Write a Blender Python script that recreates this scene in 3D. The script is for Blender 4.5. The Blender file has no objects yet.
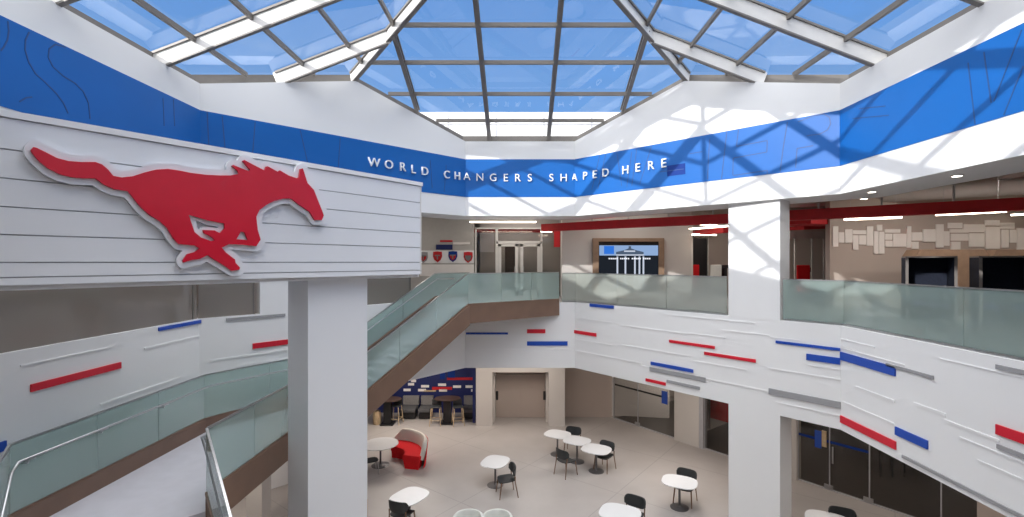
import bpy, bmesh, math, random
from mathutils import Vector, Matrix
random.seed(7)
F=480.0; VX=520.0; VY=262.0; EYE=7.6; UP=EYE-1.55
C=bpy.context.scene.collection
PI=math.pi
def V(x,z,h): return Vector((x,z,h+EYE))
# ------------------------------------------------------------------ materials
def nt(name):
    m=bpy.data.materials.new(name); m.use_nodes=True
    return m,m.node_tree.nodes,m.node_tree.links
def pmat(name,col,rough=.6,metal=0.,spec=.5,var=.04,scale=6.,bump=0.,bscale=60.,coat=0.):
    m,n,l=nt(name); b=n['Principled BSDF']
    b.inputs['Roughness'].default_value=rough; b.inputs['Metallic'].default_value=metal
    b.inputs['Specular IOR Level'].default_value=spec
    b.inputs['Coat Weight'].default_value=coat
    tc=n.new('ShaderNodeTexCoord'); no=n.new('ShaderNodeTexNoise')
    no.inputs['Scale'].default_value=scale; no.inputs['Detail'].default_value=4
    l.new(tc.outputs['Object'],no.inputs['Vector'])
    r=n.new('ShaderNodeValToRGB')
    a=[max(0,c*(1-var)) for c in col]; d=[min(1,c*(1+var)) for c in col]
    r.color_ramp.elements[0].color=(*a,1); r.color_ramp.elements[1].color=(*d,1)
    r.color_ramp.elements[0].position=.3; r.color_ramp.elements[1].position=.7
    l.new(no.outputs['Fac'],r.inputs['Fac']); l.new(r.outputs['Color'],b.inputs['Base Color'])
    if bump>0:
        n2=n.new('ShaderNodeTexNoise'); n2.inputs['Scale'].default_value=bscale
        l.new(tc.outputs['Object'],n2.inputs['Vector'])
        bp=n.new('ShaderNodeBump'); bp.inputs['Strength'].default_value=bump; bp.inputs['Distance'].default_value=.01
        l.new(n2.outputs['Fac'],bp.inputs['Height']); l.new(bp.outputs['Normal'],b.inputs['Normal'])
    return m
def emat(name,col,s):
    m,n,l=nt(name); n.remove(n['Principled BSDF']); e=n.new('ShaderNodeEmission')
    e.inputs['Color'].default_value=(*col,1); e.inputs['Strength'].default_value=s
    l.new(e.outputs[0],n['Material Output'].inputs['Surface']); return m
def glassmat(name,tint,body,bodyfac,rough=.05,power=1.0):
    m,n,l=nt(name); n.remove(n['Principled BSDF'])
    tr=n.new('ShaderNodeBsdfTransparent'); tr.inputs['Color'].default_value=(*tint,1)
    df=n.new('ShaderNodeBsdfDiffuse'); df.inputs['Color'].default_value=(*body,1)
    tl=n.new('ShaderNodeBsdfTranslucent'); tl.inputs['Color'].default_value=(*body,1)
    md=n.new('ShaderNodeMixShader'); md.inputs[0].default_value=.4
    l.new(df.outputs[0],md.inputs[1]); l.new(tl.outputs[0],md.inputs[2])
    gl=n.new('ShaderNodeBsdfGlossy'); gl.inputs['Roughness'].default_value=rough
    mx=n.new('ShaderNodeMixShader'); mx.inputs[0].default_value=bodyfac
    l.new(tr.outputs[0],mx.inputs[1]); l.new(md.outputs[0],mx.inputs[2])
    fr=n.new('ShaderNodeFresnel')
    # same reflectance from either side of a pane
    ge=n.new('ShaderNodeNewGeometry'); io=n.new('ShaderNodeMapRange')
    io.inputs['To Min'].default_value=1.5; io.inputs['To Max'].default_value=1/1.5
    l.new(ge.outputs['Backfacing'],io.inputs['Value']); l.new(io.outputs[0],fr.inputs['IOR'])
    # several glass surfaces in a row: reflectance 1-(1-F)^k
    s=n.new('ShaderNodeMath'); s.operation='SUBTRACT'; s.inputs[0].default_value=1
    l.new(fr.outputs[0],s.inputs[1])
    p=n.new('ShaderNodeMath'); p.operation='POWER'; p.inputs[1].default_value=power
    l.new(s.outputs[0],p.inputs[0])
    q=n.new('ShaderNodeMath'); q.operation='SUBTRACT'; q.inputs[0].default_value=1
    l.new(p.outputs[0],q.inputs[1])
    m2=n.new('ShaderNodeMixShader'); l.new(q.outputs[0],m2.inputs[0])
    l.new(mx.outputs[0],m2.inputs[1]); l.new(gl.outputs[0],m2.inputs[2])
    l.new(m2.outputs[0],n['Material Output'].inputs['Surface'])
    return m
def floor_mat():
    m,n,l=nt('polished_concrete'); b=n['Principled BSDF']
    tc=n.new('ShaderNodeTexCoord')
    no=n.new('ShaderNodeTexNoise'); no.inputs['Scale'].default_value=.6; no.inputs['Detail'].default_value=8
    l.new(tc.outputs['Object'],no.inputs['Vector'])
    r=n.new('ShaderNodeValToRGB'); r.color_ramp.elements[0].position=.35; r.color_ramp.elements[1].position=.7
    r.color_ramp.elements[0].color=(.38,.350,.335,1); r.color_ramp.elements[1].color=(.43,.40,.385,1)
    l.new(no.outputs['Fac'],r.inputs['Fac'])
    mp=n.new('ShaderNodeMapping'); mp.inputs['Rotation'].default_value=(0,0,math.radians(38))
    l.new(tc.outputs['Object'],mp.inputs['Vector'])
    br=n.new('ShaderNodeTexBrick'); br.offset=0; br.inputs['Scale'].default_value=1
    br.inputs['Brick Width'].default_value=3.6; br.inputs['Row Height'].default_value=3.6
    br.inputs['Mortar Size'].default_value=.012; br.inputs['Mortar Smooth'].default_value=.1
    br.inputs['Mortar'].default_value=(.30,.28,.27,1)
    l.new(mp.outputs[0],br.inputs['Vector'])
    l.new(r.outputs[0],br.inputs['Color1']); l.new(r.outputs[0],br.inputs['Color2'])
    l.new(br.outputs['Color'],b.inputs['Base Color'])
    b.inputs['Roughness'].default_value=.38; b.inputs['Specular IOR Level'].default_value=.35
    return m
M={}
M['white']=pmat('white_paint',(.80,.80,.80),.7,var=.01,scale=.5,spec=.3)
M['white2']=pmat('white_panel',(.76,.77,.80),.45,var=.01,scale=.5)
M['warm']=pmat('warm_wall_paint',(.56,.53,.505),.75,var=.02,scale=.6,spec=.3)
M['beige']=pmat('beige_wall_paint',(.46,.39,.35),.75,var=.03,scale=.6,spec=.3)
M['tan']=pmat('tan_plaster',(.46,.44,.42),.8,var=.03)
M['soffit']=pmat('soffit_paint',(.80,.80,.81),.7,var=.01,spec=.3)
M['ceil']=pmat('exposed_ceiling_paint',(.36,.33,.29),.8,var=.15,scale=1.2)
M['ceilw']=pmat('ceiling_paint',(.62,.6,.58),.8,var=.02)
M['blue']=pmat('blue_wall_vinyl',(.008,.118,.42),.40,var=.05,scale=.5,spec=.30)
M['blued']=pmat('dark_blue_vinyl',(.006,.035,.22),.6,spec=.2,var=.05)
M['bluem']=pmat('blue_strip_paint',(.012,.07,.42),.45,var=.03)
M['navy']=pmat('navy_wall_paint',(.006,.014,.10),.55,var=.08,scale=1)
M['red']=pmat('red_strip_paint',(.62,.010,.030),.45,var=.03)
M['redlogo']=pmat('red_logo_acrylic',(.60,.008,.030),.28,var=.05,scale=1.5,spec=.5)
M['redbeam']=pmat('red_beam_paint',(.52,.012,.018),.6,var=.08)
M['redfab']=pmat('red_fabric',(.66,.015,.02),.85,var=.1,scale=30,bump=.3,bscale=200,spec=.2)
M['cream']=pmat('cream_fabric',(.72,.68,.62),.85,var=.05,scale=30,bump=.3,bscale=200,spec=.2)
M['grey']=pmat('grey_strip_paint',(.32,.32,.33),.5,var=.03)
M['taupe']=pmat('taupe_aluminium',(.17,.155,.14),.45,metal=.2,var=.05)
M['web']=pmat('white_steel',(.68,.66,.63),.5,var=.03)
M['brown']=pmat('bronze_stair_steel',(.19,.115,.080),.45,metal=.1,var=.08,scale=2)
M['darkbrown']=pmat('dark_wood_panel',(.055,.032,.025),.5,var=.25,scale=3)
M['wood']=pmat('oak_wood',(.36,.21,.10),.5,var=.25,scale=9)
M['woodl']=pmat('light_oak_wood',(.55,.42,.26),.5,var=.15,scale=9)
M['chairleg']=pmat('walnut_legs',(.17,.095,.055),.5,var=.2,scale=12)
M['char']=pmat('charcoal_plastic',(.025,.028,.030),.5,var=.1)
M['black']=pmat('black_laminate',(.012,.012,.014),.4,var=.1)
M['top']=pmat('white_laminate',(.70,.70,.71),.3,var=.01,spec=.5)
M['steel']=pmat('brushed_steel',(.45,.45,.46),.3,metal=.9,var=.08,scale=20)
M['base']=pmat('grey_cast_base',(.16,.155,.16),.4,metal=.6,var=.08)
M['floor']=floor_mat()
M['landing']=pmat('landing_terrazzo',(.58,.57,.62),.5,var=.04,scale=3,spec=.3)
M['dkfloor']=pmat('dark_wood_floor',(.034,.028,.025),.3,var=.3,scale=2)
M['upfloor']=pmat('grey_carpet',(.30,.29,.29),.9,var=.08,scale=20,bump=.2)
M['greyfab']=pmat('grey_upholstery',(.09,.09,.095),.9,var=.1,scale=30,bump=.3,spec=.2)
M['greyfabl']=pmat('light_grey_upholstery',(.23,.22,.22),.9,var=.1,scale=30,bump=.3,spec=.2)
M['pale']=pmat('pale_grey_leather',(.60,.61,.58),.5,var=.03,scale=10)
M['pod']=pmat('navy_felt',(.020,.024,.040),.9,var=.15,scale=20,spec=.2)
M['podf']=pmat('pod_edge_laminate',(.16,.14,.13),.5,var=.05)
M['screen']=pmat('black_bezel',(.01,.01,.012),.3,var=.05)
M['letter']=pmat('brushed_white_letter',(.86,.87,.88),.35,var=.01)
M['line']=pmat('dark_outline_vinyl',(.022,.07,.22),.5,var=.05)
M['gasket']=pmat('grey_gasket',(.40,.40,.43),.7,var=.05)
M['ivory']=pmat('ivory_tile_panel',(.84,.80,.77),.5,var=.04,scale=2)
M['tube']=emat('led_tube',(1,.86,.68),7.)
M['spot']=emat('downlight_lens',(1,.93,.8),6.)
M['rail']=glassmat('green_rail_glass',(.80,.89,.87),(.60,.72,.70),.36,.06,1.6)
M['railw']=glassmat('frosted_rail_glass',(.80,.84,.82),(.62,.65,.61),.5,.08,1.6)
M['benchw']=pmat('brown_veneer',(.25,.165,.11),.55,var=.12,scale=5)
M['skyglass']=glassmat('skylight_glass',(.93,.95,.97),(.5,.5,.5),.0,.02,1.8)
M['shop']=glassmat('storefront_glass',(.78,.76,.74),(.2,.2,.2),.02,.03,1.0)
M['tintg']=glassmat('bronze_tinted_glass',(.42,.38,.35),(.46,.41,.37),.62,.10,2.0)
# ------------------------------------------------------------------ mesh builders
class MB:
    def __init__(s): s.bm=bmesh.new()
    def hexa(s,p):   # p: 8 points bottom 4 + top 4
        v=[s.bm.verts.new(q) for q in p]
        for f in ((0,1,2,3),(7,6,5,4),(0,4,5,1),(1,5,6,2),(2,6,7,3),(3,7,4,0)): s.bm.faces.new([v[i] for i in f])
        return s
    def box(s,c,d,rz=0,bev=0):
        c=Vector(c); R=Matrix.Rotation(rz,3,'Z'); hx,hy,hz=d[0]/2,d[1]/2,d[2]/2
        pts=[c+R@Vector((sx*hx,sy*hy,sz*hz)) for sz in(-1,1) for sx,sy in((-1,-1),(1,-1),(1,1),(-1,1))]
        n=len(s.bm.verts); s.hexa(pts)
        if bev>0:
            s.bm.verts.ensure_lookup_table()
            vs=set(s.bm.verts[n:]); es=[e for e in s.bm.edges if e.verts[0] in vs and e.verts[1] in vs]
            bmesh.ops.bevel(s.bm,geom=es,offset=bev,segments=3,profile=.5,affect='EDGES')
        return s
    def beam(s,p,q,w,d,up=(0,0,1)):
        p=Vector(p);q=Vector(q);t=(q-p).normalized();up=Vector(up)
        r=t.cross(up).normalized();u=r.cross(t).normalized()
        a=[p-r*w/2-u*d/2,p+r*w/2-u*d/2,q+r*w/2-u*d/2,q-r*w/2-u*d/2]
        s.hexa(a+[x+u*d for x in a]); return s
    def prism(s,poly,z0,z1):   # poly of (x,y) world, z0/z1 floats
        a=[s.bm.verts.new((x,y,z0)) for x,y in poly]; b=[s.bm.verts.new((x,y,z1)) for x,y in poly]
        s.bm.faces.new(a[::-1]); s.bm.faces.new(b); n=len(poly)
        for i in range(n): s.bm.faces.new((a[i],a[(i+1)%n],b[(i+1)%n],b[i]))
        return s
    def tube(s,pts,r,n=8,r2=None):
        pts=[Vector(p) for p in pts]; rings=[]
        for i,p in enumerate(pts):
            t=(pts[min(i+1,len(pts)-1)]-pts[max(i-1,0)]).normalized()
            a=t.cross(Vector((0,0,1)));
            if a.length<1e-3: a=t.cross(Vector((0,1,0)))
            a.normalize(); b=t.cross(a)
            rr=r if r2 is None else r+(r2-r)*i/(len(pts)-1)
            rings.append([s.bm.verts.new(p+a*rr*math.cos(2*PI*k/n)+b*rr*math.sin(2*PI*k/n)) for k in range(n)])
        for i in range(len(rings)-1):
            for k in range(n): s.bm.faces.new((rings[i][k],rings[i][(k+1)%n],rings[i+1][(k+1)%n],rings[i+1][k]))
        s.bm.faces.new(rings[0][::-1]); s.bm.faces.new(rings[-1]); return s
    def lathe(s,prof,c=(0,0,0),n=28,sx=1,sy=1,sq=2.0,rz=0):   # prof (r,z); sq superellipse exponent
        rings=[]; c=Vector(c); R=Matrix.Rotation(rz,3,'Z')
        for r,z in prof:
            ring=[]
            for k in range(n):
                a=2*PI*k/n; ca,sa=math.cos(a),math.sin(a)
                e=2/sq; x=math.copysign(abs(ca)**e,ca)*r*sx; y=math.copysign(abs(sa)**e,sa)*r*sy
                ring.append(s.bm.verts.new(c+R@Vector((x,y,z))))
            rings.append(ring)
        for i in range(len(rings)-1):
            for k in range(n): s.bm.faces.new((rings[i][k],rings[i][(k+1)%n],rings[i+1][(k+1)%n],rings[i+1][k]))
        s.bm.faces.new(rings[0][::-1]); s.bm.faces.new(rings[-1]); return s
    def build(s,name,mat,parent=None,smooth=False):
        bmesh.ops.recalc_face_normals(s.bm,faces=s.bm.faces)
        me=bpy.data.meshes.new(name); s.bm.to_mesh(me); s.bm.free()
        me.materials.append(mat)
        if smooth:
            for p in me.polygons: p.use_smooth=True
            try: me.set_sharp_from_angle(angle=math.radians(40))
            except Exception: pass
        o=bpy.data.objects.new(name,me); C.objects.link(o)
        if parent is not None: o.parent=parent
        return o
def tag(o,label=None,cat=None,group=None,kind=None):
    if label: o['label']=label
    if cat: o['category']=cat
    if group: o['group']=group
    if kind: o['kind']=kind
    return o
def empty(name,loc=(0,0,0),rz=0):
    o=bpy.data.objects.new(name,None); o.empty_display_size=.1; C.objects.link(o)
    o.location=loc; o.rotation_euler=(0,0,rz); return o
def struct(o,label=None,cat=None): return tag(o,label,cat,None,'structure')
def centre_origin(o):
    """put a mesh thing's origin at its base centre"""
    me=o.data; lo=Vector((1e9,)*3); hi=-lo
    for v in me.vertices:
        for i in range(3): lo[i]=min(lo[i],v.co[i]); hi[i]=max(hi[i],v.co[i])
    c=Vector(((lo.x+hi.x)/2,(lo.y+hi.y)/2,lo.z)); me.transform(Matrix.Translation(-c)); o.location=c
    return o
def copy_tree(o,parent=None):
    c=o.copy(); C.objects.link(c); c.parent=parent
    for ch in o.children: copy_tree(ch,c)
    return c
# vertical plane helpers (points are plan (x,z))
class Wall:
    def __init__(s,a,b):
        s.a=Vector(a); s.b=Vector(b); s.d=(s.b-s.a).normalized(); s.L=(s.b-s.a).length
        n=Vector((s.d.y,-s.d.x))
        if n.dot(Vector((0,9.25))-s.a)<0: n=-n      # faces the middle of the atrium
        s.n=n
    def hit(s,px):   # plan point seen at image column px
        r=(px-VX)/F   # x = r*z
        # a.x+t d.x = r (a.y + t d.y)
        t=(r*s.a.y-s.a.x)/(s.d.x-r*s.d.y); return t
    def uh(s,px,py):
        t=s.hit(px); z=s.a.y+t*s.d.y; return t,(VY-py)*z/F
    def P(s,t,h,off=0):
        p=s.a+s.d*t+s.n*off; return V(p.x,p.y,h)
    def slab(s,mb,t0,t1,h0,h1,o0,o1):
        a=[s.P(t0,h0,o0),s.P(t1,h0,o0),s.P(t1,h0,o1),s.P(t0,h0,o1)]
        b=[s.P(t0,h1,o0),s.P(t1,h1,o0),s.P(t1,h1,o1),s.P(t0,h1,o1)]
        mb.hexa(a+b); return mb
def offset_poly(pts,d,ref=Vector((0,9.25))):
    """offset an open polyline away from ref by d"""
    out=[]; segs=[]
    for i in range(len(pts)-1):
        w=Wall(pts[i],pts[i+1]); segs.append((w.a-w.n*d,w.d))
    out.append(segs[0][0])
    for i in range(1,len(segs)):
        p,u=segs[i-1]; q,v=segs[i]; den=u.x*v.y-u.y*v.x
        t=((q.x-p.x)*v.y-(q.y-p.y)*v.x)/den; out.append(p+u*t)
    w=Wall(pts[-2],pts[-1]); out.append(w.b-w.n*d)
    return out
# ------------------------------------------------------------------ atrium plan
CZ=9.25; EH=4.35; SL=.385
A=(1.97,17.3); B=(7.8,11.7)
def roof(x,z): return EH+SL*min(7.8-abs(x),8.05-abs(z-CZ))
tM=7.8-5.6; Mx=A[0]+5.83*((7.8-A[0])/(5.83+5.6)); Mz=A[1]-5.6*((7.8-A[0])/(5.83+5.6))
fl=lambda z:2*CZ-z
loop=[(-A[0],A[1]),(A[0],A[1]),(Mx,Mz),(B[0],B[1]),(B[0],fl(B[1])),(Mx,fl(Mz)),(A[0],fl(A[1])),(-A[0],fl(A[1])),(-Mx,fl(Mz)),(-B[0],fl(B[1])),(-B[0],B[1]),(-Mx,Mz)]
names=['wall_back','wall_right_diagonal','wall_right_diagonal','wall_right','wall_front','wall_front','wall_front','wall_front','wall_front','wall_left','wall_left_diagonal','wall_left_diagonal']
HB=1.66
inner=[Vector(p) for p in loop]
# outer loop
def closed_offset(pts,d):
    n=len(pts); out=[]
    for i in range(n):
        w0=Wall(pts[i-1],pts[i]); w1=Wall(pts[i],pts[(i+1)%n])
        p=w0.a-w0.n*d;u=w0.d;q=w1.a-w1.n*d;v=w1.d; den=u.x*v.y-u.y*v.x
        if abs(den)<1e-4: out.append(Vector(pts[i])-w1.n*d)
        else:
            t=((q.x-p.x)*v.y-(q.y-p.y)*v.x)/den; out.append(p+u*t)
    return out
outer=closed_offset(loop,.28)
done={}
for i in range(12):
    j=(i+1)%12; a,b=inner[i],inner[j]; ao,bo=outer[i],outer[j]
    mb=done.get(names[i]) or MB(); done[names[i]]=mb
    ha,hb=roof(*a),roof(*b)
    mb.hexa([V(a.x,a.y,HB),V(b.x,b.y,HB),V(bo.x,bo.y,HB),V(ao.x,ao.y,HB),V(a.x,a.y,ha),V(b.x,b.y,hb),V(bo.x,bo.y,hb),V(ao.x,ao.y,ha)])
for k,mb in done.items(): struct(mb.build(k,M['white']))
# soffit ring
so=closed_offset(loop,1.45); mb=MB()
for i in range(12):
    j=(i+1)%12
    if 4<=i<=8: continue
    mb.hexa([V(outer[i].x,outer[i].y,HB),V(outer[j].x,outer[j].y,HB),V(so[j].x,so[j].y,HB),V(so[i].x,so[i].y,HB),
             V(outer[i].x,outer[i].y,HB+.12),V(outer[j].x,outer[j].y,HB+.12),V(so[j].x,so[j].y,HB+.12),V(so[i].x,so[i].y,HB+.12)])
struct(mb.build('ceiling',M['soffit']))
# exposed ceiling above the upper floor (ring outside the soffit)
def ring(name,poly,z0,z1,mat): return struct(MB().prism(poly,z0,z1).build(name,mat))
so2=[(p.x,p.y) for p in so]; OX=20.;OZ=27.;OF=-7.
for sgn in(1,-1):
    poly=[so2[0],so2[1]] if sgn==1 else [so2[1],so2[0]]
    P=lambda q:(q[0]*sgn,q[1])
    r=[(0,so2[1][1]),so2[1],so2[2],so2[3],so2[4],so2[5],so2[6],(0,so2[6][1]),(0,OF),(OX,OF),(OX,OZ),(0,OZ)]
    ring('ceiling',[P(q) for q in r],EYE+2.75,EYE+2.85,M['ceil'])
    # closing riser between soffit edge and exposed ceiling
mb=MB()
for i in range(12):
    j=(i+1)%12
    a,b=so[i],so[j]; a2,b2=outer[i],outer[j]
    mb.hexa([V(a2.x,a2.y,2.74),V(b2.x,b2.y,2.74),V(b.x,b.y,2.74),V(a.x,a.y,2.74),V(a2.x,a2.y,2.85),V(b2.x,b2.y,2.85),V(b.x,b.y,2.85),V(a.x,a.y,2.85)])
struct(mb.build('ceiling',M['ceil']))
# ------------------------------------------------------------------ lower level plan
A2=(2.12,18.5); B2=(7.8,11.67); H0=-1.55; H1=-4.08
WBK=Wall((-A2[0],A2[1]),A2); WRD=Wall(A2,B2); WRS=Wall(B2,(7.8,2.0)); WLD=Wall((-A2[0],A2[1]),(-B2[0],B2[1])); WLS=Wall((-B2[0],B2[1]),(-7.8,2.0))
def fascia(name,w,htop,t0=0,t1=None):
    mb=MB(); w.slab(mb,t0,t1 if t1 else w.L,H1,htop,0,-.22); return struct(mb.build(name,M['white']))
def fascia_poly(name,pts,htop):
    o=offset_poly(pts,.22); mb=MB()
    for i in range(len(pts)-1):
        a,b=pts[i],pts[i+1];c,d=o[i+1],o[i]
        mb.hexa([V(a[0],a[1],H1),V(b[0],b[1],H1),V(c.x,c.y,H1),V(d.x,d.y,H1),V(a[0],a[1],htop),V(b[0],b[1],htop),V(c.x,c.y,htop),V(d.x,d.y,htop)])
    return struct(mb.build(name,M['white']))
fascia_poly('wall_right_balcony',[(0,A2[1]),A2,B2,(7.8,1.0)],H0-.002)
fascia_poly('wall_left_balcony',[(-A2[0],A2[1]),(-B2[0],B2[1]),(-7.8,1.0)],-1.38)
fascia_poly('wall_back_balcony',[(-A2[0],A2[1]),(0,A2[1])],H0-.002)
# upper floor slabs
def off_pts(pts,d): return [(p.x,p.y) for p in offset_poly(pts,d)]
R=off_pts([(0,A2[1]),A2,B2,(7.8,1.0)],.22)
for sgn in(1,-1):
    r=R+[(0,1.0),(0,OF),(OX,OF),(OX,OZ),(0,OZ)]
    ring('floor',[(q[0]*sgn,q[1]) for q in r],EYE+H0-.45,EYE+H0,M['upfloor'])
    ring('ceiling',[(q[0]*sgn,q[1]) for q in r],EYE-3.98,EYE-3.9,M['ceilw'])
struct(MB().prism([(-OX,OF),(OX,OF),(OX,OZ+.5),(-OX,OZ+.5)],-.3,0).build('floor',M['floor']))
# outer shell
mb=MB(); mb.box((0,OZ+.15,EYE/2+1.4),(2*OX,.3,10.6)); struct(mb.build('wall_far_back',M['warm']))
mb=MB(); mb.box((0,OF-.15,EYE/2+1.4),(2*OX,.3,10.6)); struct(mb.build('wall_far_front',M['warm']))
mb=MB(); mb.box((OX+.15,10,EYE/2+1.4),(.3,34.6,10.6)); struct(mb.build('wall_far_right',M['warm']))
mb=MB(); mb.box((-OX-.15,10,EYE/2+1.4),(.3,34.6,10.6)); struct(mb.build('wall_far_left',M['warm']))
# ------------------------------------------------------------------ columns
def col_poly(sgn,t0,t1,dep,proud=.0):
    w=WRD if sgn>0 else WLD
    a=w.a+w.d*t0+w.n*proud;b=w.a+w.d*t1+w.n*proud;c=b-w.n*dep;d=a-w.n*dep
    return [(p.x,p.y) for p in(a,b,c,d)]
tc0=WRD.hit(728.5); tc1=WRD.hit(780)
mb=MB(); mb.prism(col_poly(1,tc0,tc1,.62,.004),EYE-1.58,EYE+HB+.02)
struct(mb.build('wall_right_pillar',M['white']),'broad white square pillar rising from the balcony to the upper wall at right','pillar')
mb=MB(); mb.prism(col_poly(-1,tc0,tc1,.62,.004),EYE-1.4,EYE+HB+.02)
struct(mb.build('wall_left_pillar',M['white']),'white square pillar beside the tinted window behind the sign','pillar')
# ground part of the right pillar: stands in front of the balcony line so its base is nearer
w=WRD
a=Vector(((729-VX)/F*12.45,12.45)); dirw=w.d
t=0
def solve(px,a,d):
    r=(px-VX)/F; return (r*a.y-a.x)/(d.x-r*d.y)
b=a+dirw*solve(782,a,dirw); n_=w.n
c=b-n_*.5; d_=a-n_*.5
# slide it back so that the front is flush under the balcony face
pl=[(p.x,p.y) for p in(w.a+w.d*tc0+w.n*-.001,w.a+w.d*tc1+w.n*-.001,w.a+w.d*tc1-w.n*.75,w.a+w.d*tc0-w.n*.75)]
mb=MB(); mb.prism(pl,0,EYE+H1); struct(mb.build('wall_right_pillar',M['white']),'white square pillar under the balcony between tables and dark storefront','pillar')
# big free-standing column carrying the sign
zc=9.1; ca=Vector(((308-VX)/F*zc,zc)); sd=Vector((.597,.802)); sn=Vector((-.802,.597))
r=(367.3-VX)/F; Lc=(r*ca.y-ca.x)/(sd.x-r*sd.y)
r=(288-VX)/F; Dc=(r*ca.y-ca.x)/(sn.x-r*sn.y)
cp=[ca,ca+sd*Lc,ca+sd*Lc+sn*Dc,ca+sn*Dc]
mb=MB(); mb.prism([(p.x,p.y) for p in cp],0,EYE+1.2)
struct(centre_origin(mb.build('wall_sign_column',M['white2'])),'tall white square column in front of the stair, under the horse sign','column')
# ------------------------------------------------------------------ horse sign box
zs=11.0; SR=Vector(((421.3-VX)/F*zs,zs)); SW=Wall(SR,SR-sd*7.2)
# make the normal face right/near
if SW.n.dot(Vector((1,-1)))<0: SW.n=-SW.n
sign=empty('horse_sign_box',SW.P(3.,-.28)); tag(sign,'large white boarded box wall with red galloping horse, carried on the square column','sign')
def sign_build(mb,name,mat,par=sign,smooth=False):
    o=mb.build(name,mat,None,smooth); o.parent=par
    o.matrix_parent_inverse=Matrix.Translation(-sign.location) if par is sign else Matrix()
    return o
def hs(y): return (VY-y)*zs/F
g=[182.2+4.5,203.3,218.5,233.4,248,262.6,270.5,274.3]
mb=MB(); SW.slab(mb,.01,7.2,hs(274.3)+.01,hs(183.5),-.03,-1.0); sign_build(mb,'backing_box',M['gasket'])
mb=MB()
for i in range(len(g)-1):
    SW.slab(mb,0,7.2,hs(g[i+1])+(.016 if i<6 else 0),hs(g[i]),0,-.035)
sign_build(mb,'cladding_boards',M['white2'])
mb=MB(); SW.slab(mb,-.02,7.2,hs(g[0])+.012,hs(182.6),.03,-1.02); sign_build(mb,'coping',M['soffit'])
mb=MB(); SW.slab(mb,0,7.2,hs(277.2),hs(274.3),-.08,-1.0); sign_build(mb,'base_trim',M['soffit'])
mb=MB(); SW.slab(mb,0,.035,hs(274.3),hs(g[0]),.004,-.05); sign_build(mb,'end_trim',M['web'])
red=[(31,149.6),(33.5,147),(36.7,147.7),(45.6,152),(57,158),(68.6,161),(81.4,162),(95.5,162),(102,164.3),(108,169.4),(113.3,175.8),(122,177.4),(132.7,176.2),(144.5,172.4),(156.3,169.5),(168,168.9),(180,170.6),(191.7,173),(207,174.8),(221,175.4),(231,175.4),(239,173.6),(238,170.6),(232,166),(233.3,165),(241.5,168.3),(249.2,171.2),(250.4,169.5),(242.7,160.9),(244.5,160),(253.3,164.7),(265,170.6),(266.3,166.5),(268,166.3),(278,171.8),(279.9,170.3),(288.7,175.4),(297,178.3),(299.3,177.1),(300.5,168.9),(302.9,168.3),(304.6,173.6),(307.6,183),(314,190),(318.2,200.7),(322.3,211),(323.9,215.5),(321.9,220),(315,220),(310,211.7),(300.5,205.5),(294.6,200.7),(291,198.4),(284,198.4),(274.6,200.7),(266.3,204.9),(259.5,210),(256.3,216.8),(257.8,230),(260.7,239.6),(256.3,246.2),(242.4,244.7),(229,244),(221.8,247.6),(226.2,252.8),(235,259.4),(235.7,263),(240,267.5),(239.4,269.7),(232,270.7),(223.2,264.6),(214.4,259.4),(207.8,255),(199.7,259),(191.6,260),(183.5,262.6),(182.8,260.6),(187.2,254.3),(195.3,252),(199.7,248.4),(195.3,245.4),(179,244),(174,238.8),(167.4,227.8),(160,221),(150,215),(140.8,207),(133.3,197.5),(128,191),(114.6,189.2),(104.4,184.7),(95.5,178.3),(84,178.3),(72.5,177.3),(59.7,174.2),(46.9,167.5),(38,159.8),(31.6,152)]
hole1=[(188.7,214.6),(208.5,220.4),(224.7,223.4),(224.7,228.5),(220.3,233),(217,231.8),(214.6,230.4),(203.4,230),(204.1,233),(210.7,236.2),(215,240),(211.5,241.3),(201,237.4),(194.6,232)]
hole2=[(236.5,239.2),(240.9,231.5),(244.6,232.2),(248.2,240)]
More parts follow.
